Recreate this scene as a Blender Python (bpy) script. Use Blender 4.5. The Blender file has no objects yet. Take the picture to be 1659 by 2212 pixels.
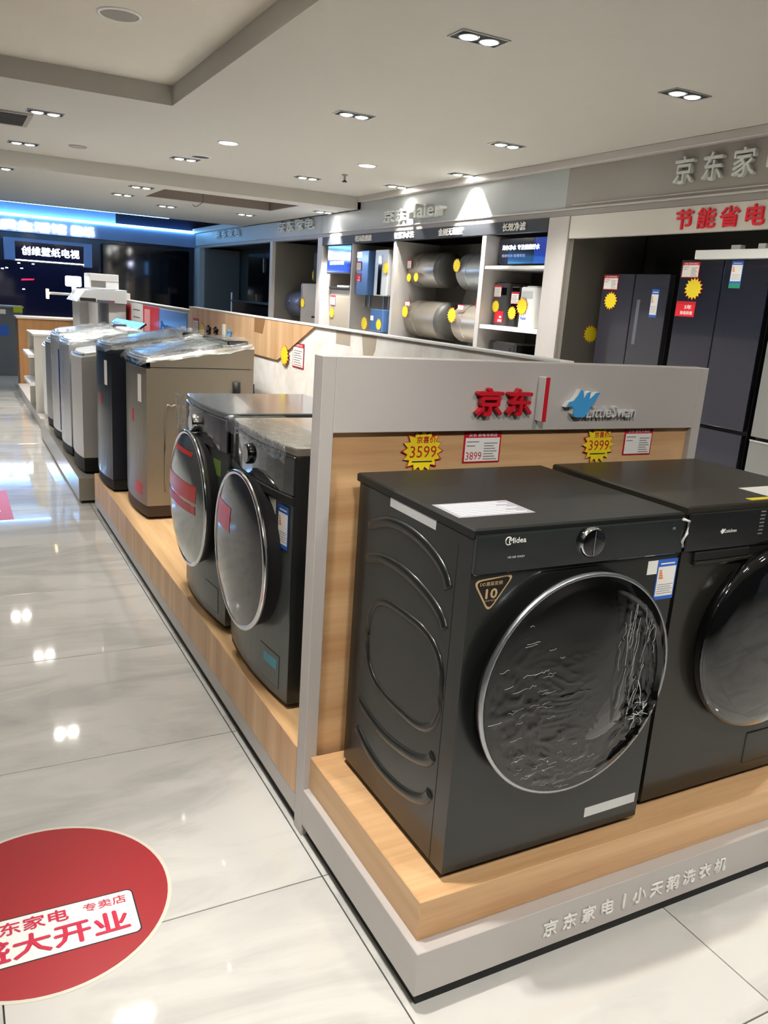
import bpy, bmesh, math, random
from mathutils import Matrix, Vector, noise
random.seed(7)
S = bpy.context.scene
COL = S.collection
PI = math.pi

# ------------------------------------------------------------------ camera
cam = bpy.data.cameras.new('camera')
cam.sensor_fit = 'HORIZONTAL'; cam.sensor_width = 36.0
cam.lens = 1758.39 / 1659.0 * 36.0
cam.clip_start = 0.02; cam.clip_end = 100
camo = bpy.data.objects.new('camera', cam); COL.objects.link(camo)
_r = Vector((0.88544731, -0.45993276, 0.06667016))
_d = Vector((-0.0586028, -0.25281023, -0.96573946))
_f = Vector((0.46103011, 0.85120435, -0.25080349))
camo.matrix_world = Matrix(((_r.x, -_d.x, -_f.x, 0), (_r.y, -_d.y, -_f.y, 0), (_r.z, -_d.z, -_f.z, 1.545), (0, 0, 0, 1)))
S.camera = camo

# ------------------------------------------------------------------ world, view
w = bpy.data.worlds.new('world'); S.world = w; w.use_nodes = True
w.node_tree.nodes['Background'].inputs[0].default_value = (0.9, 0.92, 1.0, 1)
w.node_tree.nodes['Background'].inputs[1].default_value = 0.05
S.view_settings.view_transform = 'Standard'
try: S.view_settings.look = 'None'
except Exception: pass
S.view_settings.gamma = 1.0
S.view_settings.use_curve_mapping = False
S.view_settings.exposure = EXPO = 1.05
S.cycles.use_denoising = True
S.cycles.max_bounces = 6
S.cycles.use_adaptive_sampling = True
S.cycles.adaptive_threshold = 0.2
S.cycles.adaptive_min_samples = 16
S.cycles.light_sampling_threshold = 0.04
S.cycles.diffuse_bounces = 3
S.cycles.glossy_bounces = 3
S.cycles.transparent_max_bounces = 12
S.cycles.sample_clamp_indirect = 6.0
S.cycles.caustics_reflective = False
S.cycles.caustics_refractive = False
SPOT_W = 86.0          # one twin downlight
KEY_W = 115.0          # the strong one over the aisle

# ------------------------------------------------------------------ materials
def lin(c):
    return tuple(((v / 255) / 12.92 if v / 255 <= 0.04045 else ((v / 255 + 0.055) / 1.055) ** 2.4) for v in c)
MATS = {}
def mat(name, rgb, rough=0.5, metal=0.0, emit=None, es=0.0, coat=0.0, spec=0.5, var=0.0, vscale=6.0, bump=0.0, bscale=30.0):
    m = bpy.data.materials.new(name); m.use_nodes = True
    nt = m.node_tree; b = nt.nodes['Principled BSDF']
    c = lin(rgb)
    b.inputs['Base Color'].default_value = (*c, 1)
    b.inputs['Roughness'].default_value = rough
    b.inputs['Metallic'].default_value = metal
    b.inputs['Specular IOR Level'].default_value = spec
    b.inputs['Coat Weight'].default_value = coat
    b.inputs['Coat Roughness'].default_value = 0.06
    if emit:
        b.inputs['Emission Color'].default_value = (*lin(emit), 1)
        b.inputs['Emission Strength'].default_value = es
    if var or bump:
        tc = nt.nodes.new('ShaderNodeTexCoord')
        n = nt.nodes.new('ShaderNodeTexNoise'); n.inputs['Scale'].default_value = vscale; n.inputs['Detail'].default_value = 5
        nt.links.new(tc.outputs['Object'], n.inputs['Vector'])
        if var:
            cr = nt.nodes.new('ShaderNodeMix'); cr.data_type = 'RGBA'
            cr.inputs[6].default_value = (*[v * (1 - var) for v in c], 1)
            cr.inputs[7].default_value = (*[min(1, v * (1 + var)) for v in c], 1)
            nt.links.new(n.outputs['Fac'], cr.inputs[0]); nt.links.new(cr.outputs[2], b.inputs['Base Color'])
        if bump:
            n2 = nt.nodes.new('ShaderNodeTexNoise'); n2.inputs['Scale'].default_value = bscale; n2.inputs['Detail'].default_value = 4
            nt.links.new(tc.outputs['Object'], n2.inputs['Vector'])
            bp = nt.nodes.new('ShaderNodeBump'); bp.inputs['Strength'].default_value = bump; bp.inputs['Distance'].default_value = 0.01
            nt.links.new(n2.outputs['Fac'], bp.inputs['Height']); nt.links.new(bp.outputs['Normal'], b.inputs['Normal'])
    MATS[name] = m
    return m

def wood(name, axis, a, b_, rough=0.42, bands=9.0):
    """laminate: long grain along axis ('X','Y','Z'), broad plank tone steps across it"""
    m = bpy.data.materials.new(name); m.use_nodes = True
    nt = m.node_tree; bs = nt.nodes['Principled BSDF']; bs.inputs['Roughness'].default_value = rough
    g = nt.nodes.new('ShaderNodeNewGeometry')
    mp = nt.nodes.new('ShaderNodeMapping')
    sc = {'X': (0.5, 9, 9), 'Y': (9, 0.5, 9), 'Z': (9, 9, 0.5)}[axis]
    mp.inputs['Scale'].default_value = sc
    nt.links.new(g.outputs['Position'], mp.inputs['Vector'])
    n1 = nt.nodes.new('ShaderNodeTexNoise'); n1.inputs['Scale'].default_value = 1.3; n1.inputs['Detail'].default_value = 3; n1.inputs['Roughness'].default_value = 0.5
    n2 = nt.nodes.new('ShaderNodeTexNoise'); n2.inputs['Scale'].default_value = bands; n2.inputs['Detail'].default_value = 6; n2.inputs['Roughness'].default_value = 0.65
    nt.links.new(mp.outputs[0], n1.inputs['Vector']); nt.links.new(mp.outputs[0], n2.inputs['Vector'])
    ad = nt.nodes.new('ShaderNodeMath'); ad.operation = 'MULTIPLY_ADD'; ad.inputs[1].default_value = 0.35
    nt.links.new(n2.outputs['Fac'], ad.inputs[0]); nt.links.new(n1.outputs['Fac'], ad.inputs[2])
    cr = nt.nodes.new('ShaderNodeValToRGB')
    e = cr.color_ramp.elements
    e[0].position = 0.42; e[0].color = (*lin(a), 1); e[1].position = 0.92; e[1].color = (*lin(b_), 1)
    nt.links.new(ad.outputs[0], cr.inputs[0]); nt.links.new(cr.outputs[0], bs.inputs['Base Color'])
    MATS[name] = m; return m

def marble(name, base, vein, rough, scale=1.0, coat=0.0, tile=False, joints=False):
    m = bpy.data.materials.new(name); m.use_nodes = True
    nt = m.node_tree; bs = nt.nodes['Principled BSDF']; bs.inputs['Roughness'].default_value = rough
    bs.inputs['Coat Weight'].default_value = coat; bs.inputs['Coat Roughness'].default_value = 0.02
    g = nt.nodes.new('ShaderNodeNewGeometry')
    vec = g.outputs['Position']
    if tile:
        oi = nt.nodes.new('ShaderNodeObjectInfo')
        ml = nt.nodes.new('ShaderNodeVectorMath'); ml.operation = 'MULTIPLY_ADD'
        cmb = nt.nodes.new('ShaderNodeCombineXYZ')
        for k in range(3): nt.links.new(oi.outputs['Random'], cmb.inputs[k])
        ml.inputs[1].default_value = (37, 91, 53)
        nt.links.new(cmb.outputs[0], ml.inputs[0]); nt.links.new(vec, ml.inputs[2]); vec = ml.outputs[0]
    mp = nt.nodes.new('ShaderNodeMapping'); mp.inputs['Rotation'].default_value = (0, 0, 0.35); mp.inputs['Scale'].default_value = (0.55 * scale, 1.7 * scale, 1.2 * scale)
    nt.links.new(vec, mp.inputs['Vector'])
    n1 = nt.nodes.new('ShaderNodeTexNoise'); n1.inputs['Scale'].default_value = 2.2; n1.inputs['Detail'].default_value = 8; n1.inputs['Roughness'].default_value = 0.6; n1.inputs['Distortion'].default_value = 0.9
    nt.links.new(mp.outputs[0], n1.inputs['Vector'])
    cr = nt.nodes.new('ShaderNodeValToRGB'); e = cr.color_ramp.elements
    e[0].position = 0.36; e[0].color = (*lin(vein), 1); e[1].position = 0.56; e[1].color = (*lin(base), 1)
    nt.links.new(n1.outputs['Fac'], cr.inputs[0])
    out = cr.outputs[0]
    if joints:
        br = nt.nodes.new('ShaderNodeTexBrick'); br.offset = 0.0
        br.inputs['Scale'].default_value = 1.0; br.inputs['Mortar Size'].default_value = 0.003; br.inputs['Brick Width'].default_value = TX; br.inputs['Row Height'].default_value = TY
        br.inputs['Color1'].default_value = (1, 1, 1, 1); br.inputs['Color2'].default_value = (1, 1, 1, 1); br.inputs['Mortar'].default_value = (0.25, 0.25, 0.25, 1)
        sub = nt.nodes.new('ShaderNodeVectorMath'); sub.operation = 'SUBTRACT'; sub.inputs[1].default_value = (TX0, TY0, 0)
        nt.links.new(g.outputs['Position'], sub.inputs[0]); nt.links.new(sub.outputs[0], br.inputs['Vector'])
        mx = nt.nodes.new('ShaderNodeMix'); mx.data_type = 'RGBA'; mx.blend_type = 'MULTIPLY'; mx.inputs[0].default_value = 1
        nt.links.new(out, mx.inputs[6]); nt.links.new(br.outputs['Color'], mx.inputs[7]); out = mx.outputs[2]
    nt.links.new(out, bs.inputs['Base Color'])
    MATS[name] = m; return m

def film(name, fac=0.14, rough=0.12, bump=0.6, bscale=14.0, tint=(235, 240, 240), stretch=(1, 1, 1)):
    m = bpy.data.materials.new(name); m.use_nodes = True
    nt = m.node_tree; nt.nodes.clear()
    o = nt.nodes.new('ShaderNodeOutputMaterial'); mx = nt.nodes.new('ShaderNodeMixShader')
    t = nt.nodes.new('ShaderNodeBsdfTransparent'); g = nt.nodes.new('ShaderNodeBsdfGlossy')
    t.inputs[0].default_value = (0.97, 0.98, 0.98, 1)
    g.inputs['Color'].default_value = (*lin(tint), 1); g.inputs['Roughness'].default_value = rough
    tc = nt.nodes.new('ShaderNodeTexCoord'); mp = nt.nodes.new('ShaderNodeMapping'); mp.inputs['Scale'].default_value = stretch
    n = nt.nodes.new('ShaderNodeTexNoise'); n.inputs['Scale'].default_value = bscale; n.inputs['Detail'].default_value = 6; n.inputs['Distortion'].default_value = 1.2
    nt.links.new(tc.outputs['Object'], mp.inputs[0]); nt.links.new(mp.outputs[0], n.inputs['Vector'])
    bp = nt.nodes.new('ShaderNodeBump'); bp.inputs['Strength'].default_value = bump; bp.inputs['Distance'].default_value = 0.02
    nt.links.new(n.outputs['Fac'], bp.inputs['Height']); nt.links.new(bp.outputs[0], g.inputs['Normal'])
    mx.inputs[0].default_value = fac
    nt.links.new(t.outputs[0], mx.inputs[1]); nt.links.new(g.outputs[0], mx.inputs[2]); nt.links.new(mx.outputs[0], o.inputs[0])
    MATS[name] = m; return m

TX, TY, TX0, TY0 = 0.806, 0.825, 0.020, 0.912      # floor tile pitch and a joint crossing
GREY = mat('grey_laminate', (184, 178, 173), 0.38, var=0.03)
GREY_D = mat('grey_fascia', (148, 142, 136), 0.42, var=0.03)
GREY_L = mat('light_grey_fascia', (170, 174, 173), 0.42, var=0.03)
CREAM = mat('cream_board', (205, 200, 190), 0.4)
OAK_X = wood('oak_grain_x', 'X', (186, 138, 92), (226, 186, 138))
OAK_Y = wood('oak_grain_y', 'Y', (192, 148, 100), (230, 194, 146))
OAK_Z = wood('oak_grain_z', 'Z', (190, 144, 98), (228, 192, 148))
BROWN = wood('brown_wood', 'Z', (150, 105, 62), (186, 138, 88))
MARB = marble('white_marble_board', (246, 243, 238), (228, 223, 215), 0.25, 1.4)
TILE = marble('polished_floor_tile', (206, 203, 196), (184, 182, 176), 0.06, 1.1, coat=0.6, tile=True)
TILE_FAR = marble('polished_floor_far', (214, 211, 205), (190, 188, 183), 0.08, 0.8, coat=0.6, joints=True)
GROUT = mat('grout', (52, 50, 48), 0.8)
PAINT = mat('ceiling_paint', (188, 185, 177), 0.8, var=0.02)
PAINT_T = mat('tray_paint_lit', (214, 208, 196), 0.8, var=0.02)  # trays get little direct light, so brightness is put into this paint
BLACK = mat('black_steel', (31, 33, 31), 0.30, metal=0.2, coat=0.3, var=0.06)
BLACKT = mat('black_top', (30, 31, 29), 0.42, spec=0.3, var=0.05)
BLACKT2 = mat('bronze_top', (44, 41, 35), 0.36, spec=0.4, var=0.05)
BLACK2 = mat('bronze_black_steel', (46, 44, 38), 0.28, metal=0.4, coat=0.3, var=0.05)
GUN = mat('gunmetal_steel', (102, 106, 104), 0.32, metal=0.55, var=0.04)
BLK = mat('matte_black', (14, 14, 14), 0.6)
GLOSS = mat('gloss_black', (12, 13, 14), 0.05, coat=1.0)
GLOSSG = mat('gloss_green_black', (16, 24, 25), 0.06, coat=1.0)
CHROME = mat('chrome', (225, 226, 228), 0.12, metal=1.0)
SATIN = mat('satin_silver', (176, 180, 182), 0.28, metal=0.9)
STEEL = mat('brushed_steel', (196, 192, 184), 0.3, metal=0.85, var=0.05, vscale=20)
SIGNG = mat('sign_silver', (206, 208, 202), 0.35)
TOPS = mat('polished_grey_top', (150, 156, 160), 0.16, metal=0.8)
TOPW = mat('polished_warm_top', (170, 160, 146), 0.16, metal=0.7)
STEEL_W = mat('warm_silver_steel', (146, 138, 124), 0.34, metal=0.5, var=0.04)
SILVER = mat('silver_grey_plastic', (206, 206, 203), 0.35, metal=0.3)
WHITE = mat('white_plastic', (232, 232, 230), 0.35)
PAPER = mat('white_paper', (236, 234, 228), 0.6)
NOTICE = mat('notice_film', (150, 148, 154), 0.3)
PAPERG = mat('grey_paper', (208, 206, 204), 0.5)
TAPE = mat('silver_tape', (206, 208, 206), 0.35, metal=0.3)
RED = mat('sign_red', (196, 22, 40), 0.4)
REDL = mat('bright_red', (226, 28, 44), 0.4)
RED_F = mat('floor_red', (164, 40, 46), 0.3)
YEL = mat('tag_yellow', (240, 216, 40), 0.45)
BLUE = mat('logo_blue', (70, 160, 220), 0.35)
BLUE_L = mat('label_blue', (42, 100, 200), 0.4)
BLUE_H = mat('heater_blue', (98, 138, 196), 0.22, metal=0.35, coat=0.4)
BLUE_P = mat('poster_blue', (92, 142, 216), 0.3, var=0.2, vscale=5)
PRED = mat('poster_red', (200, 40, 46), 0.35, var=0.35, vscale=7)
PTAN = mat('poster_tan', (186, 140, 110), 0.35, var=0.3, vscale=9)
INK = mat('ink_black', (30, 28, 28), 0.6)
INKG = mat('ink_grey', (120, 116, 114), 0.6)
GOLD = mat('gold_print', (214, 186, 138), 0.35, metal=0.4)
BADGE = mat('badge_black', (26, 14, 12), 0.25)
GREEN = mat('label_green', (120, 150, 70), 0.4)
TEAL = mat('label_teal', (70, 150, 170), 0.4)
ORANGE = mat('label_orange', (232, 130, 40), 0.5)
DARKW = mat('navy_wall', (16, 24, 44), 0.25, coat=0.3)
BLUEW = mat('blue_grey_fascia', (122, 140, 176), 0.5)
ALC = mat('alcove_grey', (104, 100, 92), 0.6)
ALCD = mat('alcove_dark', (52, 50, 46), 0.6)
HDR = mat('charcoal_header', (36, 38, 42), 0.5)
FRI = mat('navy_fridge_glass', (42, 43, 54), 0.16, metal=0.2, coat=0.5, var=0.04)
FRI1 = mat('slate_fridge_glass', (58, 58, 66), 0.22, metal=0.2, coat=0.3, var=0.04)
FRI3 = mat('grey_fridge_steel', (132, 132, 130), 0.3, metal=0.5)
SCR = mat('screen_dark', (10, 12, 18), 0.06, coat=1.0)
SCRB = mat('screen_blue', (20, 40, 110), 0.08, emit=(24, 60, 170), es=0.35, coat=1.0)
SCRN = mat('screen_navy', (10, 14, 34), 0.08, emit=(14, 20, 52), es=0.12, coat=1.0)
LETW = mat('lit_white', (240, 245, 255), 0.5, emit=(235, 242, 255), es=5.0)
LETW2 = mat('lit_white_soft', (240, 245, 255), 0.5, emit=(225, 236, 255), es=3.0)
LED = mat('led_strip', (200, 225, 255), 0.5, emit=(100, 180, 255), es=17.0)
LED2 = mat('led_strip_soft', (200, 225, 255), 0.5, emit=(120, 195, 255), es=9.0)
LAMP = mat('lamp_lens', (255, 255, 250), 0.3, emit=(255, 250, 240), es=42.0)
LAMP2 = mat('round_lamp_lens', (255, 255, 255), 0.3, emit=(240, 248, 255), es=26.0)
GRILL = mat('grille_grey', (150, 146, 140), 0.7)
VENT = mat('vent_dark', (52, 50, 48), 0.7)
PATCH_BR = mat('patch_brown', (150, 108, 66), 0.6)
PATCH_GR = mat('patch_grey', (176, 164, 146), 0.6)
FILM = mat('clinging_film', (10, 10, 10), 0.09, spec=0.8)
FILM2 = film('plastic_wrap', 0.26, 0.16, 1.0, 22.0, stretch=(1, 1, 1))

# ------------------------------------------------------------------ mesh helpers
def new():
    return bmesh.new()
def box(bm, x0, x1, y0, y1, z0, z1, b=0.0, seg=1):
    t = bmesh.new()
    bmesh.ops.create_cube(t, size=1.0)
    for v in t.verts:
        v.co = Vector(((x0 + x1) / 2 + v.co.x * (x1 - x0), (y0 + y1) / 2 + v.co.y * (y1 - y0), (z0 + z1) / 2 + v.co.z * (z1 - z0)))
    if b > 0:
        bmesh.ops.bevel(t, geom=t.edges[:], offset=b, segments=seg, affect='EDGES', profile=0.5)
    join(bm, t)
def join(bm, t, M=None):
    mp = {}
    for v in t.verts:
        mp[v] = bm.verts.new(M @ v.co if M else v.co)
    for f in t.faces:
        try:
            nf = bm.faces.new([mp[v] for v in f.verts]); nf.smooth = f.smooth
        except ValueError: pass
    t.free()
def rings(bm, rs, closed=True, cap0=True, cap1=True, smooth=False):
    """rs: list of rings (lists of Vectors) of equal length; skin between them"""
    vs = [[bm.verts.new(p) for p in r] for r in rs]
    n = len(vs[0])
    for a, b in zip(vs[:-1], vs[1:]):
        for i in range(n if closed else n - 1):
            j = (i + 1) % n
            f = bm.faces.new((a[i], a[j], b[j], b[i])); f.smooth = smooth
    if cap0 and closed: bm.faces.new(list(reversed(vs[0])))
    if cap1 and closed: bm.faces.new(vs[-1])
def inset(poly, d):
    """offset a convex CCW outline inwards"""
    n = len(poly); out = []
    for i in range(n):
        p0, p1, p2 = Vector(poly[i - 1]), Vector(poly[i]), Vector(poly[(i + 1) % n])
        a = (p1 - p0); c = (p2 - p1)
        if a.length < 1e-9 or c.length < 1e-9: out.append(tuple(p1)); continue
        n1 = Vector((-a.y, a.x)).normalized(); n2 = Vector((-c.y, c.x)).normalized()
        m = n1 + n2
        if m.length < 1e-6: m = n1
        m.normalize(); k = d / max(0.4, m.dot(n1))
        out.append(tuple(p1 + m * k))
    return out
def prism(bm, poly, z0, z1, ch0=0.0, ch1=0.0, M=None, smooth=False):
    """CCW 2-D outline extruded along z with chamfered ends"""
    M = M or Matrix()
    L = []
    if ch0: L.append((inset(poly, ch0), z0)); L.append((poly, z0 + ch0))
    else: L.append((poly, z0))
    if ch1: L.append((poly, z1 - ch1)); L.append((inset(poly, ch1), z1))
    else: L.append((poly, z1))
    rings(bm, [[M @ Vector((x, y, z)) for x, y in p] for p, z in L], smooth=smooth)
def rrect(x0, x1, y0, y1, r, n=5):
    o = []
    for cx, cy, a in ((x1 - r, y0 + r, -PI / 2), (x1 - r, y1 - r, 0), (x0 + r, y1 - r, PI / 2), (x0 + r, y0 + r, PI)):
        for k in range(n + 1):
            t = a + PI / 2 * k / n; o.append((cx + r * math.cos(t), cy + r * math.sin(t)))
    return o
def circle(cx, cy, r, n=32, a0=0.0):
    return [(cx + r * math.cos(a0 + 2 * PI * k / n), cy + r * math.sin(a0 + 2 * PI * k / n)) for k in range(n)]
def lathe(bm, prof, M=None, n=48, cap0=False, cap1=True, smooth=True):
    """prof: (r, h) pairs turned about local z"""
    M = M or Matrix()
    rings(bm, [[M @ Vector((r * math.cos(2 * PI * k / n), r * math.sin(2 * PI * k / n), h)) for k in range(n)] for r, h in prof], cap0=cap0, cap1=cap1, smooth=smooth)
def tube(bm, pts, r, n=8, flat=None, closed=False):
    """tube along a polyline; flat=(axis index, factor) squashes the section"""
    pts = [Vector(p) for p in pts]; rs = []
    m = len(pts)
    for i, p in enumerate(pts):
        a = pts[i - 1] if (i > 0 or closed) else pts[i]; b = pts[(i + 1) % m] if (i < m - 1 or closed) else pts[i]
        t = (b - a).normalized()
        u = t.cross(Vector((0, 0, 1)))
        if u.length < 1e-3: u = t.cross(Vector((1, 0, 0)))
        u.normalize(); v = t.cross(u).normalized()
        ring = []
        for k in range(n):
            d = u * (r * math.cos(2 * PI * k / n)) + v * (r * math.sin(2 * PI * k / n))
            if flat: d[flat[0]] *= flat[1]
            ring.append(p + d)
        rs.append(ring)
    if closed: rs.append(rs[0])
    rings(bm, rs, cap0=not closed, cap1=not closed, smooth=True)
def smooth_path(pts, n=6):
    out = []; P = [Vector(p) for p in pts]
    for i in range(len(P) - 1):
        p0 = P[max(0, i - 1)]; p1 = P[i]; p2 = P[i + 1]; p3 = P[min(len(P) - 1, i + 2)]
        for k in range(n):
            t = k / n
            out.append(0.5 * ((2 * p1) + (-p0 + p2) * t + (2 * p0 - 5 * p1 + 4 * p2 - p3) * t * t + (-p0 + 3 * p1 - 3 * p2 + p3) * t ** 3))
    out.append(P[-1]); return out
def frame(loc, right=(1, 0, 0), up=(0, 0, 1)):
    r = Vector(right).normalized(); u = Vector(up).normalized(); n = r.cross(u)
    return Matrix(((r.x, u.x, n.x, loc[0]), (r.y, u.y, n.y, loc[1]), (r.z, u.z, n.z, loc[2]), (0, 0, 0, 1)))

def obj(name, bm, m, parent=None, label=None, cat=None, group=None, kind=None, loc=None):
    me = bpy.data.meshes.new(name)
    if isinstance(bm, bmesh.types.BMesh):
        bmesh.ops.recalc_face_normals(bm, faces=bm.faces[:])
        bm.to_mesh(me); bm.free()
    else: me = bm
    if m is not None:
        me.materials.clear(); me.materials.append(m)
    o = bpy.data.objects.new(name, me); COL.objects.link(o)
    if parent: o.parent = parent
    if loc: o.location = loc
    if parent and parent.name in WP: o.location = -WP[parent.name]
    tag(o, label, cat, group, kind)
    return o
WP = {}
def wthing(name, label, cat, loc, group=None):
    t = thing(name, label, cat, loc, 0, group); WP[t.name] = Vector(loc); return t
def tag(o, label=None, cat=None, group=None, kind=None):
    if label: o['label'] = label
    if cat: o['category'] = cat
    if group: o['group'] = group
    if kind: o['kind'] = kind
    return o
def thing(name, label, cat, loc=(0, 0, 0), rz=0.0, group=None, M=None, kind=None):
    o = bpy.data.objects.new(name, None); COL.objects.link(o)
    o.empty_display_size = 0.05
    if M is not None: o.matrix_world = M
    else: o.location = loc; o.rotation_euler = (0, 0, rz)
    return tag(o, label, cat, group, kind)
def bxo(name, m, parent, x0, x1, y0, y1, z0, z1, b=0.0, label=None, cat=None, group=None, kind=None, seg=1):
    bm = new(); box(bm, x0, x1, y0, y1, z0, z1, b, seg)
    return obj(name, bm, m, parent, label, cat, group, kind)
_TC = {}
def text_mesh(s, bold=0.0, ext=0.0):
    k = (s, bold, ext)
    if k not in _TC:
        c = bpy.data.curves.new('t', 'FONT'); c.body = s; c.size = 1.0; c.resolution_u = 2
        c.extrude = ext
        o = bpy.data.objects.new('t', c); me = bpy.data.meshes.new_from_object(o)
        bpy.data.objects.remove(o); bpy.data.curves.remove(c)
        if bold and me.vertices:            # heavier strokes: copies shifted by a hair, joined
            bm = bmesh.new()
            for q, (ox, oy) in enumerate(((0, 0), (bold, 0), (-bold, 0), (0, bold), (0, -bold))):
                t = bmesh.new(); t.from_mesh(me); join(bm, t, Matrix.Translation((ox, oy, .006 * q)))
            bm.to_mesh(me); bm.free()
        _TC[k] = me
    return _TC[k]
def text(name, s, m, parent, M, h, wdt=None, bold=0.0, ext=0.0, label=None, shear=0.0):
    """flat or extruded lettering: bottom-left at M, cap height h, fitted to width wdt if given"""
    me = text_mesh(s, bold, ext / h if ext else 0.0).copy(); me.name = name
    if not me.vertices: return None
    xs = [v.co.x for v in me.vertices]; ys = [v.co.y for v in me.vertices]; zs = [v.co.z for v in me.vertices]
    x0, x1, y0, y1 = min(xs), max(xs), min(ys), max(ys)
    sy = h / (y1 - y0); sx = wdt / (x1 - x0) if wdt else sy
    T = M @ Matrix(((sx, sx * shear, 0, -x0 * sx - y0 * sx * shear), (0, sy, 0, -y0 * sy), (0, 0, sy, -min(zs) * sy), (0, 0, 0, 1)))
    me.transform(T)
    return obj(name, me, m, parent, label)
def letters(name, s, m, parent, M, h, adv, bold=0.02, ext=0.0, label=None):
    """one mesh for each character, advance adv"""
    for i, ch in enumerate(s):
        if ch == ' ': continue
        me = text_mesh(ch, bold, ext / 2 / h if ext else 0.0).copy(); me.name = name
        k = h / 0.96
        cjk = ord(ch) > 0x2e80
        dx = 0.0 if cjk else 0.15 * h
        me.transform(M @ Matrix.Translation((i * adv + dx, 0.09 * k, ext / 2)) @ Matrix.Diagonal((k * (adv / h if cjk and adv < h else 1), k, k, 1)))
        obj(name, me, m, parent, label)
def lights_spot(parent, loc, W, ang=110, blend=0.7, r=0.05, rgb=(1.0, 0.975, 0.935), aim=(0, 0, -1), world_loc=None):
    l = bpy.data.lights.new('lamp_light', 'SPOT'); l.energy = W; l.spot_size = math.radians(ang); l.spot_blend = blend; l.shadow_soft_size = r; l.color = rgb
    o = bpy.data.objects.new('lamp_light', l); COL.objects.link(o)
    o.matrix_world = Matrix.Translation(loc) @ Vector(aim).to_track_quat('-Z', 'Y').to_matrix().to_4x4()
    return o

# ================================================================== the room
X0, X1, Y0, YB = -4.6, 5.0, -3.4, 19.0
bm = new(); box(bm, X0, 6.0, Y0, 13.2, -0.06, -0.006)
floor = obj('floor', bm, GROUT, kind='structure', label='pale polished marble tile floor of the showroom')
tile_me = None
for i in range(-3, 7):
    for j in range(-1, 15):
        x = TX0 + i * TX; y = TY0 + j * TY
        if x > 5.0 or y > 12.6: continue
        if tile_me is None:
            bm = new(); box(bm, 0.0018, TX - 0.0018, 0.0018, TY - 0.0018, -0.006, 0.0, 0.0008)
            o = obj('tile', bm, TILE, floor); tile_me = o.data
        else:
            o = bpy.data.objects.new('tile', tile_me); COL.objects.link(o); o.parent = floor
        o.location = (x, y, 0)
yj = TY0 + 15 * TY
bm = new(); box(bm, X0, 6.0, yj, YB + 0.1, -0.006, 0.0)
box(bm, X0, TX0 - 3 * TX, Y0, yj, -0.006, 0.0); box(bm, TX0 - 3 * TX, 6.0, Y0, TY0 - TY, -0.006, 0.0); box(bm, TX0 + 7 * TX, 6.0, TY0 - TY, yj, -0.006, 0.0)
obj('far_tiles', bm, TILE_FAR, floor, kind='stuff')

def slab(name, x0, x1, y0, y1, z0, z1, m=PAINT, parent=None):
    return bxo(name, m, parent, x0, x1, y0, y1, z0, z1, kind=None if parent else 'structure')
ceil = thing('ceiling', 'off-white plasterboard ceiling with recessed trays', None, kind='structure')
bm = new()
box(bm, 1.6, X1, Y0, 10.48, 2.86, 3.0); box(bm, X0, 1.6, 6.75, 10.48, 2.86, 3.0)
box(bm, X0, 1.6, Y0, 1.0, 2.86, 3.0); box(bm, X0, -2.2, 1.0, 6.75, 2.86, 3.0)
obj('ceiling_board', bm, PAINT, ceil)
bm = new(); box(bm, -2.25, 1.65, 0.95, 6.8, 3.0, 3.06)
obj('tray_board', bm, PAINT_T, ceil)
bm = new(); box(bm, -1.5, 0.535, 3.4, 5.13, 2.875, 3.0, 0.004)
obj('tray_box', bm, PAINT_T, ceil)
bm = new()
box(bm, X0, 2.48, 10.48, 15.4, 2.70, 3.0); box(bm, 4.28, X1, 10.48, 15.4, 2.70, 3.0)
box(bm, 2.48, 4.28, 10.48, 10.87, 2.70, 3.0); box(bm, 2.48, 4.28, 12.02, 15.4, 2.70, 3.0)
obj('bulkhead_board', bm, PAINT, ceil)
bm = new(); box(bm, 2.45, 4.31, 10.84, 12.05, 2.9, 2.99)
obj('tray_board', bm, PAINT_T, ceil)
bm = new(); box(bm, 2.48, 4.28, 12.005, 12.022, 2.705, 2.9); box(bm, 4.264, 4.282, 10.87, 12.02, 2.705, 2.9)  # shade on the far tray's inner faces, put into thin taupe sheets
obj('tray_shade', bm, mat('taupe_shade', (122, 110, 100), .8), ceil)
bm = new(); box(bm, X0, 6.0, 15.4, YB + .1, 3.3, 3.36)
obj('high_board', bm, PAINT, ceil)
bm = new(); box(bm, X0, 3.6, 15.40, 15.46, 2.70, 2.765)
obj('cove_led', bm, LED, ceil)
# plain shop walls out of the frame
bxo('wall_left', ALCD, None, X0 - .1, X0, Y0, YB, 0, 3.36, kind='structure')
bxo('wall_front', ALCD, None, X0, 6.0, Y0 - .1, Y0, 0, 3.1, kind='structure')
# back wall
wb = bxo('wall_back', DARKW, None, X0, 6.0, YB, YB + .1, 0, 3.36, kind='structure', label='dark navy back wall with blue lit fascia')
bxo('fascia', BLUEW, wb, X0, 5.0, YB - .10, YB, 2.40, 2.70)
bxo('fascia', BLUEW, wb, X0, 3.3, YB - .02, YB, 2.735, 3.3)
bxo('fascia', DARKW, wb, 3.3, 5.0, YB - .02, YB, 2.735, 3.3)  # unlit end of the fascia: its darkness put into the colour
bxo('led_strip', LED2, wb, X0, 4.97, YB - .13, YB - .02, 2.70, 2.745)

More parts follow.
